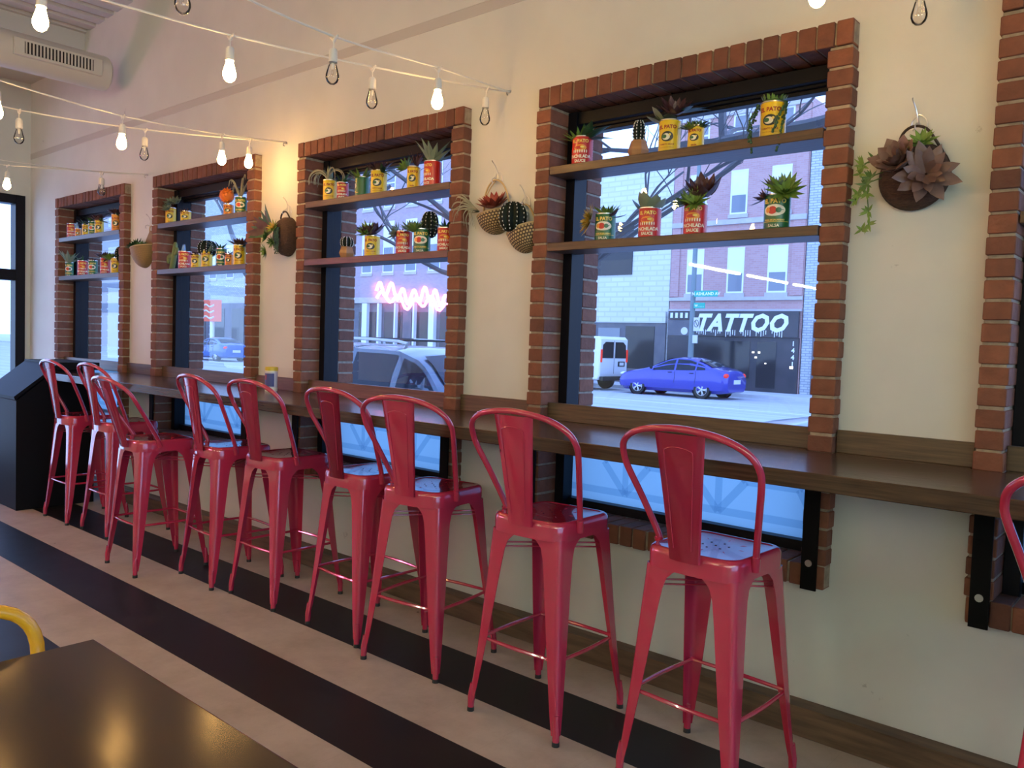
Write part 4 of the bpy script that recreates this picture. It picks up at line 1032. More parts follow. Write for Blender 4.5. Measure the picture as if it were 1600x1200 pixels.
potted(-5.187, YC - .01, SB, .027, .085, 'ora', 'pu_small', 'tiny orange can between a green and a large yellow can, second window lower shelf', seed=28, grp=G2b)
potted(-5.065, YC, SB, .044, .138, 'yel', 'dark_spread', 'large yellow can with dark leaves, right end of the second window lower shelf', seed=29, grp=G2b)
G1a, G1b = 'succulents on the top shelf of the farthest window', 'succulents on the lower shelf of the farthest window'
potted(-7.894, YC, SA, .042, .130, 'red', 'pu_small', 'red can at the left end of the farthest window top shelf', seed=30, grp=G1a)
potted(-7.755, YC, SA, .027, .080, 'ora', 'pale_blue', 'tiny can with pale bluish leaves beside the red can, farthest window top shelf', seed=31, grp=G1a)
potted(-7.587, YC, SA, .032, .105, 'yel', 'spray_dark', 'narrow yellow can with dark sprigs, farthest window top shelf', seed=32, grp=G1a)
potted(-7.450, YC, SA, .034, .120, 'grn', 'spray_dark', 'green can with dark drooping sprigs, farthest window top shelf', seed=33, grp=G1a)
potted(-7.315, YC, SA, .036, .125, 'yel', 'dark_spread', 'yellow can with dark spreading leaves, farthest window top shelf', seed=34, grp=G1a)
potted(-6.972, YC, SA, .042, .145, 'ora', 'dark_spread', 'orange can at the right end of the farthest window top shelf', seed=35, grp=G1a)
potted(-7.945, YC, SB, .036, .130, 'grn', 'aloe', 'green can with a tall bluish aloe, left end of the farthest window lower shelf', seed=36, grp=G1b)
potted(-7.642, YC, SB, .046, .132, 'red', 'spray_dark', 'wide red can with dark sprigs, farthest window lower shelf', seed=37, grp=G1b)
potted(-7.440, YC, SB, .038, .128, 'grn', 'pu_small', 'green can with low plum leaves, farthest window lower shelf', seed=38, grp=G1b)
potted(-7.189, YC, SB, .040, .138, 'red', 'dark_spread', 'red can with dark spreading leaves, farthest window lower shelf', seed=39, grp=G1b)
potted(-6.985, YC, SB, .040, .130, 'yel', 'tall_cactus', 'yellow can with a black cactus, right end of the farthest window lower shelf', seed=40, grp=G1b)

# ================================================================== wall baskets
def wall_hook(t, x, z):
    b = B(); b.tube([(x, -.045, z - .012), (x, -.052, z + .003), (x, -.035, z + .016), (x, -.012, z + .010), (x - .004, -.006, z + .035), (x - .012, -.016, z + .075), (x - .018, -.030, z + .095), (x - .015, -.04, z + .10)], .0022, 'tin', n=6)
    b.tube([(x - .025, -.003, z + .004), (x - .022, -.006, z + .03), (x, -.006, z + .05), (x + .022, -.006, z + .03), (x + .025, -.003, z + .004)], .0018, 'tin', n=6)
    for s in (-1, 1): b.tube([(x + s * .022, 0, z + .006), (x + s * .022, -.004, z + .006)], .004, 'bolt', n=8)
    return b
def pocket(t, r, hgt, depth, mname, tilt=0.0, rimm='rattan', rim_r=.004):
    """half bowl against the wall: flat back at y=0, opening at z=0"""
    T = Matrix.Rotation(tilt, 4, 'Y')
    b = B(); prof = []
    for k in range(9):
        a = (math.pi / 2) * k / 8; prof.append((max(math.sin(a), .01), -math.cos(a)))
    S = Matrix.Diagonal((r, depth, hgt, 1)); b.lathe(prof, mname, n=24, arc=.5, a0=math.pi, T=T @ S, uv=True)
    bk = [b.bm.verts.new(T @ Vector((r * math.cos(a), .0, hgt * math.sin(a)))) for a in [math.pi + math.pi * k / 16 for k in range(17)]]
    b.face(bk, mname)
    b.lathe([(.01, -.25), (.97, -.12)], 'soil', n=24, arc=.5, a0=math.pi, T=T @ S)
    o = b.obj('basket_body', t, sharp=50)
    b = B(); b.tube([T @ Vector((r * math.cos(a), depth * math.sin(a), 0)) for a in [math.pi + math.pi * k / 20 for k in range(21)]], rim_r, rimm, n=6); b.obj('rim', t)
    return T
# dark round fibre pocket between the big window and the right-hand one
t = thing('wall_planter', 'dark round wall basket with brown succulents and trailing vine, right of the big window', 'wall planter', (-.808, WY - .002, 1.99))
b = B(); T = Matrix.Identity(4)
prof = [(.004, -.075), (.05, -.073), (.085, -.060), (.106, -.035), (.112, -.012), (.111, 0)]
TT = Matrix.Translation((0, 0, 0)) @ Matrix.Rotation(R(90), 4, 'X') @ Matrix.Diagonal((1, .98, -1, 1))
b.lathe(prof, 'coco', n=36, T=TT); b.obj('basket_body', t, sharp=60)
b = B(); b.tube([(.108 * math.cos(a) , -.012, .108 * math.sin(a)) for a in [k * math.pi / 18 for k in range(36)]], .006, 'rim', n=6, closed=True)
b.tube([(-.045, -.02, .085), (-.047, -.03, .12), (-.030, -.035, .150), (.0, -.035, .162), (.034, -.035, .150), (.06, -.03, .115), (.085, -.02, .070)], .0048, 'rim', n=7); b.obj('handle', t)
rn = random.Random(5)
b = B(); b.rosette((.055, -.085, -.010), (.35, -.9, .05), .108, 'br', 9, 3, .44, .08, 1.32, rn, pw=1.05); b.rosette((-.035, -.072, .040), (-.2, -.8, .5), .088, 'br', 9, 3, .75, .3, 1.2, rn, pw=1.1); b.obj('brown_rosettes', t)
b = B(); b.rosette((.030, -.06, .100), (.1, -.7, .6), .056, 'lg', 8, 3, .38, .05, 1.3, rn); b.rosette((.068, -.065, .040), (.4, -.8, .3), .036, 'lg', 6, 2, .6, .1, 1.2, rn); b.obj('green_rosettes', t)
b = B()
vines = [[(-.07, -.05, .035), (-.115, -.06, .060), (-.155, -.055, .045), (-.165, -.05, .02)], [(-.08, -.05, .02), (-.125, -.06, .0), (-.135, -.055, -.05), (-.130, -.05, -.11), (-.128, -.05, -.155), (-.150, -.05, -.172)], [(-.09, -.05, .0), (-.14, -.06, -.02), (-.165, -.055, -.05), (-.175, -.05, -.07)]]
for v in vines:
    b.tube(v, .0022, 'mg', n=5)
    for i, p in enumerate(v[1:]):
        for k in range(9 if i < 2 else 7):
            a = rn.uniform(0, 6.28); b.leaf(p, (math.cos(a), -.35, math.sin(a)), rn.uniform(.022, .040), .0095, 'mg' if i < 1 else 'lg', upv=(0, -1, 0), curl=.1, seg=4)
b.obj('trailing_vine', t)
wall_hook(t, .004, .155).obj('wall_hook', t)

t = thing('wall_basket', 'tan diamond-weave basket with a crimson succulent and pale air plant, left of the pair', 'wall planter', (-2.697, WY - .002, 2.012), group='pair of woven baskets between the windows')
pocket(t, .112, .102, .085, 'weave', R(-9))
b = B(); b.tube([(-.085, -.008, .01), (-.075, -.012, .09), (-.045, -.016, .14), (.0, -.02, .160), (.045, -.016, .135), (.075, -.012, .075), (.092, -.008, .0)], .0042, 'rattan', n=7)
b.tube([(-.075, -.02, .01), (-.06, -.02, .08), (-.03, -.022, .125), (.0, -.022, .152)], .003, 'rattan', n=7); b.obj('handle', t)
rn = random.Random(8)
b = B(); b.rosette((.020, -.05, .022), (.05, -.5, .9), .098, 'rl', 13, 3, .46, .1, 1.2, rn); b.obj('crimson_rosette', t)
b = B()
for k in range(17):
    a = rn.uniform(2.5, 3.9) + (0 if k < 12 else -1.2); L_ = rn.uniform(.09, .16); pts = [(-.085, -.055, .012)]
    for j in range(1, 8):
        f = j / 7; pts.append((-.085 + math.cos(a) * L_ * f, -.055 - .05 * math.sin(f * 2.6) + rn.uniform(-.003, .003), .012 - math.sin(a) * L_ * f * .8 + .035 * math.sin(f * 3.0)))
    b.tube(pts, [.0052 * (1 - .85 * j / 7) for j in range(8)], 'tanleaf', n=5)
for k in range(7): b.leaf((-.07, -.055, .01), (-1 + rn.uniform(-.2, .4), rn.uniform(-.5, 0), rn.uniform(-.4, .3)), .06, .018, 'gg')
b.obj('air_plant', t)
wall_hook(t, .003, .150).obj('wall_hook', t)

t = thing('wall_basket', 'tan diamond-weave basket holding a black spiny cactus, right and lower of the pair', 'wall planter', (-2.515, WY - .002, 1.925), group='pair of woven baskets between the windows')
pocket(t, .098, .115, .080, 'weave', R(-17))
b = B(); b.tube([(-.06, -.01, .035), (-.045, -.012, .085), (-.012, -.014, .115), (.025, -.012, .105), (.058, -.01, .055), (.082, -.008, -.012)], .0040, 'rattan', n=7); b.obj('handle', t)
b = B(); b.tube([(-.092, -.035, .025), (-.100, -.045, .07), (-.085, -.05, .115)], .003, 'rattan', n=6)
cactus(t, (-.030, -.058, .052), .060, .072, 11)
b.obj('outer_cane', t)
wall_hook(t, .003, .105).obj('wall_hook', t)

t = thing('wall_planter', 'brown coconut-fibre wall basket overflowing with leaves, right of the second window', 'wall planter', (-4.455, WY - .002, 2.0))
b = B(); prof = [(.004, -.085), (.05, -.083), (.082, -.066), (.098, -.038), (.102, 0)]
b.lathe(prof, 'coco', n=36, T=Matrix.Rotation(R(90), 4, 'X') @ Matrix.Diagonal((1.0, 1.20, -1, 1))); b.obj('basket_body', t, sharp=60)
b = B(); b.tube([(-.05, -.02, .085), (-.05, -.03, .12), (-.02, -.035, .150), (.02, -.035, .148), (.045, -.03, .115)], .005, 'rim', n=7); b.obj('handle', t)
rn = random.Random(9)
b = B()
for k in range(15): a = rn.uniform(1.3, 4.0); b.leaf((-.06, -.085, .03), (math.cos(a), -.35 + rn.uniform(-.3, .2), math.sin(a) * .9 + .25), rn.uniform(.13, .195), .050, 'pu' if k % 2 else 'dg', upv=(0, -1, 0), curl=-.1, th=.1)
b.obj('dark_spear_leaves', t)
b = B(); b.rosette((-.075, -.11, -.005), (-.4, -.9, .2), .058, 'mg', 10, 3, .36, .1, 1.25, rn); b.rosette((-.10, -.10, -.095), (-.3, -.9, -.2), .060, 'lg', 9, 3, .34, .05, 1.3, rn)
b.rosette((-.02, -.10, .045), (.1, -.9, .5), .058, 'yg', 9, 3, .3, .05, 1.2, rn, m2='lg'); b.rosette((-.03, -.10, -.04), (0, -.9, -.2), .050, 'mg', 10, 3, .3, .05, 1.3, rn); b.obj('green_rosettes', t)
b = B()
for k in range(9):
    x = rn.uniform(-.02, .03); L_ = rn.uniform(.09, .17); p0 = (x, -.095, .045)
    for j in range(int(L_ / .0075)): b.sphere((x + rn.uniform(-.006, .006), -.098 + rn.uniform(-.004, .004), .045 - j * .0075), .0045, 'dg', 5, 3)
b.obj('bead_strings', t)
wall_hook(t, -.003, .145).obj('wall_hook', t)

t = thing('wall_basket', 'golden straw pocket basket with a dark succulent, between the two farthest windows', 'wall planter', (-6.40, WY - .002, 2.03))
T = pocket(t, .150, .160, .105, 'straw', R(-6))
b = B(); pr = [(-.0, .0), (.16, .0)] 
P = [(-.02, 0), (.150, 0), (.152, .08), (.13, .115), (.09, .125), (.03, .06)]
b.prism([(x, z) for x, z in P], 'y', -.012, 0, 'straw'); b.tube([(.075, -.006, .11), (.078, -.006, .15), (.10, -.006, .16), (.12, -.006, .15), (.118, -.006, .11)], .004, 'rattan', n=6); b.obj('backing', t)
rn = random.Random(12); b = B(); b.rosette((-.07, -.05, .005), (-.4, -.6, .9), .085, 'dg', 11, 3, .38, .1, 1.25, rn); b.rosette((.02, -.045, .005), (.2, -.5, .9), .062, 'mg', 9, 3, .38, .1, 1.2, rn); b.obj('plant', t)
wall_hook(t, .098, .148).obj('wall_hook', t)

# ================================================================== outdoors
GZ = -.39                                     # street level
b = B(); b.box(-160, 60, 6.0 - .6, 28.9, GZ - .2, GZ, 'asphalt'); tagd = b.obj('road', sharp=0); struct(tagd)
b = B(); b.box(-160, 60, XY, 5.4, GZ - .2, GZ + .13, 'conc'); struct(b.obj('pavement_near', sharp=0))
b = B(); b.box(-160, 60, 28.9, 60, GZ - .2, GZ + .13, 'conc'); struct(b.obj('pavement_far', sharp=0))
b = B()
for k in range(-12, 4): b.box(k * 9.0, k * 9.0 + 3.0, 16.9, 17.05, GZ, GZ + .006, 'lane')
b.box(-110, 40, 22.9, 23.0, GZ, GZ + .006, 'lane')
struct(b.obj('road_marking', sharp=0))

FYO = 31.5
def building(name, label, x0, x1, z1, m, depth=9.0, y=FYO, z0=GZ + .13):
    t = thing(name, label, 'building', ((x0 + x1) / 2, y, z0)); ox = (x0 + x1) / 2
    b = B(); b.box(x0 - ox, x1 - ox, 0, depth, 0, z1 - z0, m); b.obj('wall', t, sharp=0)
    t['ox'] = 0
    def L(x, z): return x - ox, z - z0
    return t, L
def sash(t, L, x0, x1, z0, z1, split=.45, blind='blind', frame='winwhite', dep=.10, lab=None):
    (a, c), (d, e) = L(x0, z0), L(x1, z1); f = .07
    b = B(); b.box(a, d, -.02, dep, c, c + f, frame); b.box(a, d, -.02, dep, e - f, e, frame); b.box(a, a + f, -.02, dep, c + f, e - f, frame); b.box(d - f, d, -.02, dep, c + f, e - f, frame)
    zm = c + (e - c) * split; b.box(a + f, d - f, -.02, dep, zm - f / 2, zm + f / 2, frame)
    b.box(a - .06, d + .06, -.06, -.004, c - .16, c, 'stone'); w_ = b.obj('window', t, sharp=0)
    b = B(); b.box(a + f, d - f, -.012, -.004, c + f, zm - f / 2, 'farpane'); b.box(a + f, d - f, -.012, -.004, zm + f / 2, e - f, blind); b.obj('pane', w_, sharp=0)
    return w_
def part(t, name, L, boxes, sharp=0):
    b = B()
    for (x0, x1, y0, y1, z0, z1, m) in boxes:
        (a, c), (d, e) = L(x0, z0), L(x1, z1); b.box(a, d, y0, y1, c, e, m)
    return b.obj(name, t, sharp=sharp)

# the tattoo shop
t, L = building('tattoo_shop', 'pinkish brick building with the white TATTOO sign over a dark shopfront', -18.25, -12.38, 11.2, 'fb_red')
for (xa, xb) in ((-17.5, -16.70), (-15.63, -14.88), (-13.88, -13.06)):
    sash(t, L, xa, xb, 3.72, 5.60); sash(t, L, xa, xb, 6.95, 8.75); sash(t, L, xa, xb, 9.8, 11.0, blind='farpane')
part(t, 'string_course', L, [(-18.25, -12.38, -.10, -.004, 3.42, 3.56, 'stone'), (-18.25, -12.38, -.10, -.004, 6.55, 6.75, 'stone'), (-18.25, -12.38, -.12, -.004, 11.0, 11.2, 'stone'),
      (-18.25, -17.85, -.05, -.004, 3.6, 11.0, 'fb_red'), (-12.9, -12.42, -.05, -.004, 3.6, 11.0, 'fb_red'), (-18.25, -12.38, -.14, -.004, 2.98, 3.06, 'stone')])
sf = part(t, 'shopfront', L, [(-18.22, -12.42, -.12, -.004, -.26, 1.93, 'dkfront'), (-18.22, -17.0, -.14, -.004, 1.93, 2.60, 'midfront')])
b = B()
for (xa, xb, za, zb) in ((-16.9, -14.4, .25, 1.75), (-14.1, -13.3, -.1, 1.75)):
    (a, c), (d, e) = L(xa, za), L(xb, zb); b.box(a, d, -.135, -.125, c, e, 'darkpane')
b.obj('shop_window', sf, sharp=0)
b = B()
for (x, z, s) in ((-14.30, 1.28, .07), (-14.05, 1.28, .07), (-14.18, 1.08, .07), (-13.75, .86, .05), (-12.72, .72, .10)): (a, c) = L(x, z); b.box(a, a + s * 1.4, -.15, -.14, c, c + s, 'litwindow')
b.obj('shop_lamp', sf, sharp=0)
sb = part(t, 'sign_board', L, [(-16.95, -12.42, -.24, -.125, 1.94, 2.97, 'dkfront')])
b = B(); (a, c) = L(-14.87, 2.17)
add_text(b, 'TATTOO', .96, 'signwhite', lambda x, y: (a + x * .96, -.245, c + y), bold=.042, shear=.30, spacing=1.06)
rt = random.Random(3)
for k in range(6):
    for j in range(5):
        xx = a + (-1.80 + k * .66 + j * .10 - .10) ; ln = rt.uniform(.08, .26); b.box(xx, xx + .028, -.246, -.244, c - ln, c + .03, 'signwhite')
b.obj('sign_lettering', sb, sharp=0)
b = B()
for k, ch in enumerate('1441'):
    (a, c) = L(-12.62, 1.62 - k * .27); add_text(b, ch, .26, 'signwhite', (lambda a, c: (lambda x, y: (a + x, -.13, c + y)))(a, c), bold=.008)
b.obj('house_number', sf, sharp=0)
part(t, 'pale_letter_panel', L, [(-18.2, -17.05, -.17, -.13, 2.62, 2.96, 'dkfront')] + [(-18.1 + k * .24, -17.98 + k * .24, -.18, -.171, 2.68, 2.90, 'winwhite') for k in range(4)])

# whitewashed building to its left
t, L = building('white_block_building', 'whitewashed block building left of the tattoo shop', -26.5, -18.30, 9.3, 'fb_white')
part(t, 'dark_window_bank', L, [(-26.0, -20.25, -.05, -.004, 4.62, 7.0, 'darkpane')]); part(t, 'shopfront', L, [(-26.4, -18.35, -.10, -.004, -.26, 2.45, 'midfront'), (-21.9, -20.7, -.13, -.101, .5, 2.2, 'farpane'), (-20.4, -18.9, -.13, -.101, .4, 2.3, 'darkpane')])
part(t, 'awning_board', L, [(-26.4, -18.35, -.16, -.101, 2.45, 2.95, 'fb_white')])
# pale grey brick to its right
t, L = building('grey_brick_building', 'pale grey brick building at the right edge of the big window view', -12.34, -3.0, 10.2, 'fb_grey')
for k in range(3): sash(t, L, -11.2 + k * 2.6, -10.1 + k * 2.6, 4.0, 5.9)
part(t, 'shopfront', L, [(-11.9, -3.2, -.08, -.004, -.26, 2.6, 'midfront')])
# taller mauve building further left (third window)
t, L = building('mauve_building', 'mauve brick building with white columns seen through the third window', -48.0, -30.0, 12.5, 'fb_mauve')
for k in range(9): sash(t, L, -47.3 + k * 1.95, -46.35 + k * 1.95, 5.2, 8.2, split=.5); sash(t, L, -47.3 + k * 1.95, -46.35 + k * 1.95, 9.0, 11.8, split=.5, blind='farpane')
part(t, 'shopfront', L, [(-47.9, -30.1, -.08, -.004, -.26, 3.4, 'midfront')] + [(-46.6 + k * 2.35, -45.0 + k * 2.35, -.10, -.081, .2, 2.9, 'darkpane') for k in range(7)])
part(t, 'columns', L, [(x, x + w_, -.32, -.082, -.25, 3.4, 'winwhite') for x, w_ in ((-39.0, .45), (-37.6, .16), (-36.1, .12), (-34.5, .12), (-33.2, .42), (-41.6, .42), (-43.9, .42), (-31.2, .3))])
part(t, 'cornice', L, [(-48, -30, -.3, -.004, 3.42, 3.75, 'stone'), (-48, -30, -.35, -.004, 12.2, 12.6, 'stone')])
t, L = building('low_white_building', 'low pale building between the mauve and the whitewashed ones', -29.9, -26.6, 7.0, 'stone', y=33)
sash(t, L, -29.2, -28.2, 4.2, 6.0)
t, L = building('blue_grey_building', 'blue-grey stone building behind the car in the second window', -66.0, -48.2, 13.0, 'fb_grey', y=33)
for k in range(7): sash(t, L, -65.2 + k * 2.5, -64.1 + k * 2.5, 5.5, 8.0)
part(t, 'shopfront', L, [(-65.8, -48.4, -.08, -.004, -.26, 3.6, 'midfront')] + [(-65 + k * 2.8, -63.3 + k * 2.8, -.11, -.081, .2, 3.2, 'darkpane') for k in range(6)] + [(-48.9, -48.4, -.2, -.081, -.2, 3.6, 'winwhite')])
t, L = building('far_pale_building', 'pale building with horizontal bands in the farthest window', -92.0, -66.5, 12.0, 'stone', y=33)
part(t, 'window_bands', L, [(-91, -67.5, -.1, -.004, 2.9 + k * 1.9, 3.7 + k * 1.9, 'farpane') for k in range(5)])
t, L = building('distant_building', 'long low pale building past the glazed door on the left', -125.0, -100.0, 7.0, 'stone', depth=14, y=12)
part(t, 'window_bands', L, [(-124, -101, -.1, -.004, .6, 3.0, 'farpane')])

def lamp_post(x, y, h, r, label):
    b = B(); b.tube([(x, y, GZ + .1), (x, y, 1.5), (x, y, h)], [r, r * .9, r * .6], 'pole', n=12); b.tube([(x, y, GZ + .1), (x, y, GZ + .35)], r * 1.5, 'pole', n=12); return tag(b.obj('street_light_pole'), label, 'pole')
PX, PY = -16.05, 29.5
lamp_post(PX, PY, 9.5, .125, 'grey-green street light pole carrying teal street name signs')
def flat_sign(name, label, x0, x1, z0, z1, m, txt=None, ts=.2, tm='signwhite', y=PY - .16, cat='sign'):
    t = thing(name, label, cat, ((x0 + x1) / 2, y, z0)); w2 = (x1 - x0) / 2
    b = B(); b.box(-w2, w2, -.012, .012, 0, z1 - z0, m); b.box(-w2, -w2 + .1, .012, .06, (z1 - z0) * .3, (z1 - z0) * .6, 'pole'); b.obj('panel', t, sharp=0)
    if txt:
        b = B(); add_text(b, txt, ts, tm, lambda x, yy: (x, -.014, yy + (z1 - z0 - ts * .72) / 2), bold=.004); b.obj('lettering', t, sharp=0)
    return t
flat_sign('street_name_sign', 'upper teal street sign reading N ASHLAND AV', PX + .13, PX + 1.15, 3.44, 3.68, 'teal', 'N ASHLAND AV', .17)
flat_sign('street_name_sign', 'lower shorter teal street sign reading W BLACKHAWK', PX + .13, PX + .62, 2.98, 3.20, 'teal', 'W . . . .', .13)
bpy.data.objects['street_name_sign.001']['label'] = 'lower, shorter teal street name sign on the grey pole'
t = flat_sign('parking_sign', 'tall white no-parking sign with a barred circle on the pole', PX + .16, PX + .42, 2.08, 2.62, 'plate')
b = B(); b.tube([(.095 * math.cos(a), -.016, .30 + .14 * math.sin(a)) for a in [k * math.pi / 10 for k in range(20)]], .012, 'inkblk', n=5, closed=True); b.tube([(-.06, -.016, .40), (.06, -.016, .20)], .012, 'inkblk', n=5); b.obj('symbol', t)
flat_sign('plate_sign', 'small blank white plate low on the grey pole', PX + .14, PX + .36, 1.60, 1.92, 'plate')
t = thing('round_sign', 'small round pale sign facing away on the grey pole', 'sign', (PX - .26, PY - .12, 2.08)); b = B(); b.lathe([(.0005, 0), (.15, 0), (.15, .015), (.0005, .015)], 'plate', n=20, T=Matrix.Rotation(R(90), 4, 'X')); b.obj('panel', t)
t = thing('pylon_sign', 'backlit pink sign box on a white post seen through the second window', 'sign', (-55.5, 30.6, GZ + .13))
b = B(); b.tube([(.2, 0, 0), (.2, 0, 2.6)], .17, 'winwhite', n=10); b.obj('post', t); b = B(); b.box(-1.1, 1.1, -.2, .2, 2.4, 3.95, 'signpink'); b.obj('sign_box', t, sharp=0)
b = B(); 
for k in range(3): b.tube([(-.8, -.21, 3.5 - k * .42), (-.3, -.21, 3.62 - k * .42), (.2, -.21, 3.45 - k * .42), (.8, -.21, 3.58 - k * .42)], .06, 'plate', n=5)
b.obj('lettering', t)

# ------------------------------------------------------------------ vehicles
def interp(P, x):
    for (a, u), (c, v) in zip(P, P[1:]):
        if a <= x <= c: return u + (v - u) * (x - a) / (c - a)
    return P[0][1] if x < P[0][0] else P[-1][1]
def vehicle(name, label, cat, loc, rz, paint, Lh, W, top, belt, low, wheels, wr, glassx, taper=.24, back_doors=False, scale=1.0):
    """top/belt/low: polylines over x (front = -x) ; glassx: x ranges of side glass panes"""
    t = thing(name, label, cat, loc, rz); b = B(); n = 44; rows = []
    xs = [-Lh + 2 * Lh * k / n for k in range(n + 1)]
    for x in xs:
        zt, zb_, zl = interp(top, x), interp(belt, x), interp(low, x); e = (abs(x) / Lh)
        w_ = W * (1 - .10 * max(0, (e - .72) / .28) ** 2 - (.10 if e > .985 else 0))
        zb_ = min(zb_, zt - .01); g = max(0, min(1, (zt - zb_ - .02) / .42)); wt = w_ - taper * g - .05 * (1 - g)
        row = [(0, zl), (w_ * .80, zl), (w_ * .97, zl + .12), (w_, zl + .30 * 1), (w_ * .995, (zl + .3 + zb_) / 2), (w_ * .965, zb_), ((w_ * .965 + wt) / 2 + .01, (zb_ + zt) / 2), (wt, zt - .045 if zt - zb_ > .1 else zt - .01), (wt * .7, zt - .008), (0, zt + .012)]
        rows.append((x, row))
    V = []
    for x, row in rows:
        r_ = [b.bm.verts.new((x, y, z)) for y, z in row]; l_ = [b.bm.verts.new((x, -y, z)) for y, z in row[1:-1]]
        V.append(r_ + l_[::-1])
    for a, c in zip(V, V[1:]):
        for j in range(len(a)): b.face([a[j], a[(j + 1) % len(a)], c[(j + 1) % len(a)], c[j]], paint, True)
    b.face(V[0], paint); b.face(V[-1][::-1], paint)
    body = b.obj('body', t, sharp=38)
    # glass laid on the greenhouse
    def side_pt(x, f, s, off=.012):
        zt, zb_ = interp(top, x), interp(belt, x); w_ = W * (1 - .10 * max(0, (abs(x) / Lh - .72) / .28) ** 2); g = max(0, min(1, (zt - zb_ - .02) / .42)); wt = w_ - taper * g - .05 * (1 - g)
        z0_, z1_ = zb_ + .03, zt - .085; 
        if z1_ < z0_ + .01: z1_ = z0_ + .01
        z = z0_ + (z1_ - z0_) * f; fr = (z - zb_) / max(zt - .045 - zb_, .01); y = (w_ * .965) + (wt - w_ * .965) * min(1, fr) + off + .008 * math.sin(math.pi * fr); return (x, s * y, z)
    for s in (1, -1):
        for (xa, xb) in glassx:
            b = B(); m_ = 8; lo = [b.bm.verts.new(side_pt(xa + (xb - xa) * k / m_, 0, s)) for k in range(m_ + 1)]; md = [b.bm.verts.new(side_pt(xa + (xb - xa) * k / m_, .5, s)) for k in range(m_ + 1)]; hi = [b.bm.verts.new(side_pt(xa + (xb - xa) * k / m_, 1, s)) for k in range(m_ + 1)]
            for k in range(m_): b.face([lo[k], lo[k + 1], md[k + 1], md[k]], 'carglass', True); b.face([md[k], md[k + 1], hi[k + 1], hi[k]], 'carglass', True)
            b.obj('side_window', t)
    def screen(xa, xb, nm):
        b = B(); rws = []
        for k in range(5):
            x = xa + (xb - xa) * k / 4; zt = interp(top, x) + .016; zb_ = interp(belt, x); g = max(0, min(1, (zt - zb_ - .02) / .42)); wt = (W - taper * g - .05 * (1 - g)) * .86
            rws.append([b.bm.verts.new((x, wt * u, zt + .004 - .02 * abs(u) ** 3)) for u in (-1, -.5, 0, .5, 1)])
        for a, c in zip(rws, rws[1:]):
            for j in range(4): b.face([a[j], a[j + 1], c[j + 1], c[j]], 'carglass', True)
        b.obj(nm, t)
    for s in (1, -1):
        for (xa, xb) in glassx[:2]:
            b = B(); b.tube([(xb + .04, s * (W * .965 + .004), interp(belt, xb)), (xb + .05, s * (W + .001), interp(belt, xb) - .25), (xb + .02, s * (W + .0), interp(low, xb) + .32)], .006, 'tyre', n=4); b.obj('door_seam', t)
    # wheels
    for x in wheels:
        for s in (1, -1):
            w_ = W * .965; T = Matrix.Translation((x, s * (w_ - .08), wr)) @ Matrix.Rotation(R(90) * -s, 4, 'X')
            b = B(); b.lathe([(wr * .62, -.10), (wr * .95, -.10), (wr, -.07), (wr, .07), (wr * .95, .10), (wr * .66, .10)], 'tyre', n=28, T=T)
            b.lathe([(wr * 1.12, .0885), (wr * 1.13, .03), (wr * 1.0, .03)], 'tyre', n=28, T=T)
            wo_ = b.obj('wheel', t)
            b = B(); b.lathe([(wr * .66, .095), (wr * .62, .098), (wr * .60, .05), (.0005, .05)], ['alloy', 'alloy', 'tyre'], n=24, T=T)
            for k in range(5):
                a0 = 2 * math.pi * k / 5
                for da in (-.14, .14): b.tube([T @ Vector((wr * .10 * math.cos(a0), wr * .10 * math.sin(a0), .088)), T @ Vector((wr * .62 * math.cos(a0 + da), wr * .62 * math.sin(a0 + da), .092))], [wr * .07, wr * .045], 'alloy', n=5)
            b.sphere(T @ Vector((0, 0, .08)), wr * .14, 'alloy', 8, 5); b.obj('rim', wo_)
    return t, screen
def lamps(t, Lh, W, z, front=True):
    for s in (1, -1):
        b = B(); b.sphere((Lh * .955, s * W * .74, z), .16, 'tail', 10, 6, (.55, 1.0, .62)); b.obj('tail_lamp', t)
        b = B(); b.sphere((-Lh * .94, s * W * .70, z - .10), .16, 'headl', 10, 6, (.8, .95, .5)); b.obj('head_lamp', t)
        b = B(); b.sphere((-.72, s * (W + .05), z + .20), .09, 'tyre', 10, 6, (.5, 1.1, .75)); b.obj('wing_mirror', t)
        b = B()
        for x in (-.05, .82): b.tube([(x, s * (W * 1.0), z + .05), (x + .16, s * (W * 1.0), z + .055)], .014, 'tyre', n=6)
        b.obj('door_handle', t)
    b = B(); b.box(Lh - .01, Lh + .012, -.26, .26, z - .28, z - .13, 'plate'); b.obj('number_plate', t, sharp=0)
SED = dict(Lh=2.24, W=.90, top=[(-2.24, .66), (-2.17, .78), (-1.75, .90), (-1.10, 1.02), (-.75, 1.12), (-.15, 1.38), (.25, 1.455), (.75, 1.44), (1.25, 1.30), (1.72, 1.09), (2.05, 1.04), (2.18, 1.0), (2.24, .86)],
           belt=[(-2.24, .5), (-1.9, .72), (-1.1, .90), (.9, .97), (1.8, 1.02), (2.24, .7)], low=[(-2.24, .24), (-2.0, .17), (2.0, .20), (2.24, .28)], wheels=(-1.33, 1.32), wr=.325)
sx_ = dict(glassx=((-.68, .18), (.26, 1.02), (1.08, 1.42)))
t, scr = vehicle('blue_sedan', 'cobalt blue four-door sedan in front of the tattoo shop', 'car', (-15.10, 27.1, GZ), 0, 'carblue', **SED, **sx_)
scr(-.70, -.12, 'windscreen'); scr(1.02, 1.62, 'rear_screen'); lamps(t, 2.24, .90, .84)
t, scr = vehicle('azure_sedan', 'bright blue sedan seen through the second window', 'car', (-47.4, 26.6, GZ), 0, 'carteal', **SED, **sx_)
scr(-.70, -.12, 'windscreen'); scr(1.02, 1.62, 'rear_screen'); lamps(t, 2.24, .90, .84)
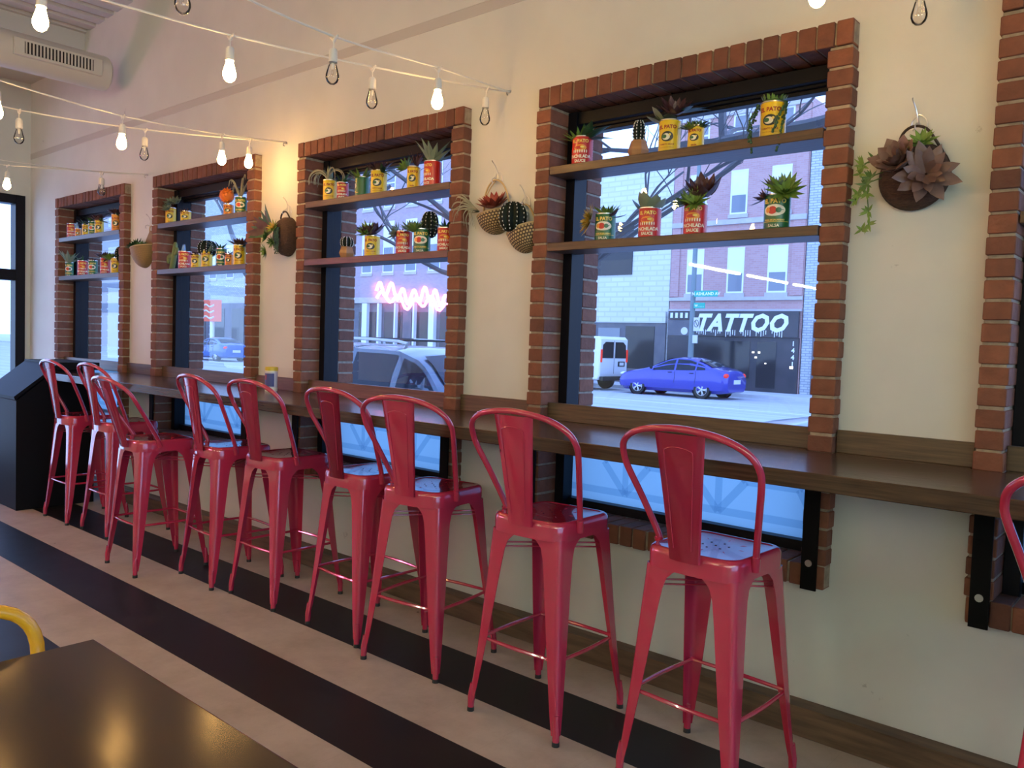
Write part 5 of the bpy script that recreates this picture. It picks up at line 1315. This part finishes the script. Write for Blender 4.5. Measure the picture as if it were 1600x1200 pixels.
t, scr = vehicle('silver_sedan', 'silver car whose bonnet just shows in the lower right corner of the big window', 'car', (-2.45, 9.9, GZ), 0, 'silver', **SED, **sx_)
scr(-.70, -.12, 'windscreen'); lamps(t, 2.24, .90, .84)
SUV = dict(Lh=2.35, W=.93, top=[(-2.35, .70), (-2.25, .92), (-1.35, 1.06), (-1.05, 1.12), (-.45, 1.58), (-.1, 1.68), (1.5, 1.70), (2.0, 1.64), (2.25, 1.30), (2.35, 1.0)],
           belt=[(-2.35, .6), (-1.9, .86), (-1.1, 1.03), (1.9, 1.10), (2.35, 1.0)], low=[(-2.35, .38), (-2.1, .28), (2.1, .32), (2.35, .46)], wheels=(-1.42, 1.35), wr=.36)
t, scr = vehicle('parked_suv', 'slate grey estate car with roof rails parked outside the third window', 'car', (-7.12, 6.85, GZ), R(180), 'suvgrey', **SUV, glassx=((-.98, -.22), (-.12, .62), (.74, 1.66)))
scr(-1.03, -.42, 'windscreen'); lamps(t, 2.35, .93, 1.0)
b = B()
for s in (-1, 1):
    b.tube([(-.15, s * .66, 1.67), (-.05, s * .66, 1.745), (1.6, s * .66, 1.765), (1.75, s * .66, 1.70)], .018, 'silver', n=6)
b.tube([(.25, -.66, 1.76), (.25, .66, 1.76)], .014, 'tyre', n=6); b.tube([(1.15, -.66, 1.77), (1.15, .66, 1.77)], .014, 'tyre', n=6); b.obj('roof_rails', t)
# white van, rear doors to the right
t = thing('white_van', 'white panel van with two rear windows, left of the blue sedan', 'van', (-18.17, 27.2, GZ))
b = B(); b.prism([(-5.0, .35), (-5.05, .95), (-4.2, 1.15), (-3.5, 2.0), (-3.2, 2.10), (-.12, 2.13), (0, 2.02), (.0, .62), (-.1, .42)], 'y', -.98, .98, 'vanwhite'); b.obj('body', t, sharp=35, bevel=.06, seg=3)
for s in (-1, 1):
    b = B(); pts = [(s * .06, 1.28), (s * .86, 1.28), (s * .80, 1.80), (s * .62, 1.92), (s * .06, 1.92)]; b.prism(pts, 'x', .004, .012, 'carglass'); b.obj('rear_window', t, sharp=0)
    b = B(); b.box(.002, .03, s * .90 - .05, s * .90 + .05, 1.12, 1.62, 'tail'); b.obj('tail_lamp', t, sharp=0)
b = B(); b.box(.0, .006, -.008, .008, .66, 1.98, 'tyre'); b.obj('door_gap', t, sharp=0)
b = B(); b.box(.003, .03, .28, .74, .95, 1.15, 'tyre'); b.box(.03, .034, .36, .66, .99, 1.11, 'plate'); b.obj('plate_holder', t, sharp=0)
b = B(); b.box(-.02, .14, -.93, .93, .40, .56, 'tyre'); b.obj('bumper', t, sharp=0)
for x in (-4.1, -.95):
    for s in (-1, 1): b = B(); b.lathe([(.001, -.11), (.36, -.11), (.36, .11), (.2, .11), (.2, .07), (.001, .07)], 'tyre', n=24, T=Matrix.Translation((x, s * .88, .36)) @ Matrix.Rotation(R(-90) * s, 4, 'X')); b.obj('wheel', t)
# utility cart / kiosk far left
t = thing('brick_kiosk', 'small mauve kiosk by the kerb in the farthest window', 'kiosk', (-63.5, 29.6, GZ + .13)); b = B(); b.box(-1.1, 1.1, -.6, .6, 0, 1.9, 'fb_mauve'); b.box(-1.2, 1.2, -.7, .7, 1.9, 2.05, 'winwhite'); b.obj('body', t, sharp=0)

# ------------------------------------------------------------------ bare street trees
def tree(label, x, y, h, seed, lean=0.0, dirs=None, r0=.16):
    rn = random.Random(seed); b = B()
    def grow(p, d, L_, r, lev):
        pts = [p]; q = Vector(p); dd = Vector(d).normalized(); n = 5
        for k in range(n):
            dd = (dd + Vector((rn.gauss(0, .13), rn.gauss(0, .13), rn.gauss(.02, .10)))).normalized(); q = q + dd * (L_ / n); q.y = max(q.y, 3.75 - y); pts.append(tuple(q))
        b.tube(pts, [r * (1 - .55 * k / n) for k in range(n + 1)], 'bark', n=6 if lev < 2 else 4, caps=False)
        if lev >= 5 or r < .002: return
        for k in range(3 if lev < 4 else 2):
            i = rn.choice([2, 3, 4, 5]); ax = Vector((rn.gauss(0, 1), rn.gauss(0, 1), abs(rn.gauss(.2, .5)))).normalized()
            grow(pts[i], (dd + ax * rn.uniform(.6, 1.0)).normalized(), L_ * rn.uniform(.55, .8), r * rn.uniform(.42, .6), lev + 1)
    b.tube([(0, 0, 0), (lean * .3, 0, h * .5), (lean, 0, h)], [r0 * 1.3, r0, r0 * .9], 'bark', n=10)
    for d in dirs: grow((lean, 0, h - .05), d, 1.9, r0 * .62, 1)
    t = tag(b.obj('bare_tree', loc=(x, y, GZ + .12)), label, 'tree')
tree('bare street tree whose thick branch crosses the top of the big window', -1.50, 4.8, 3.12, 21, 0, [(-1, .1, -.06), (-.5, .3, 1), (.6, 0, 1)], r0=.085)
tree('bare twiggy street tree spreading over the third window and the left of the big one', -4.22, 4.8, 2.0, 5, .05, [(-1, 0, .55), (1, .1, .45), (.2, .3, 1), (-.5, -.2, .9), (.8, -.2, .15)], r0=.045)
tree('bare tree on the pavement seen through the second window', -7.9, 4.9, 2.2, 9, 0, [(-1, 0, .6), (1, 0, .7), (0, .3, 1)], r0=.065)
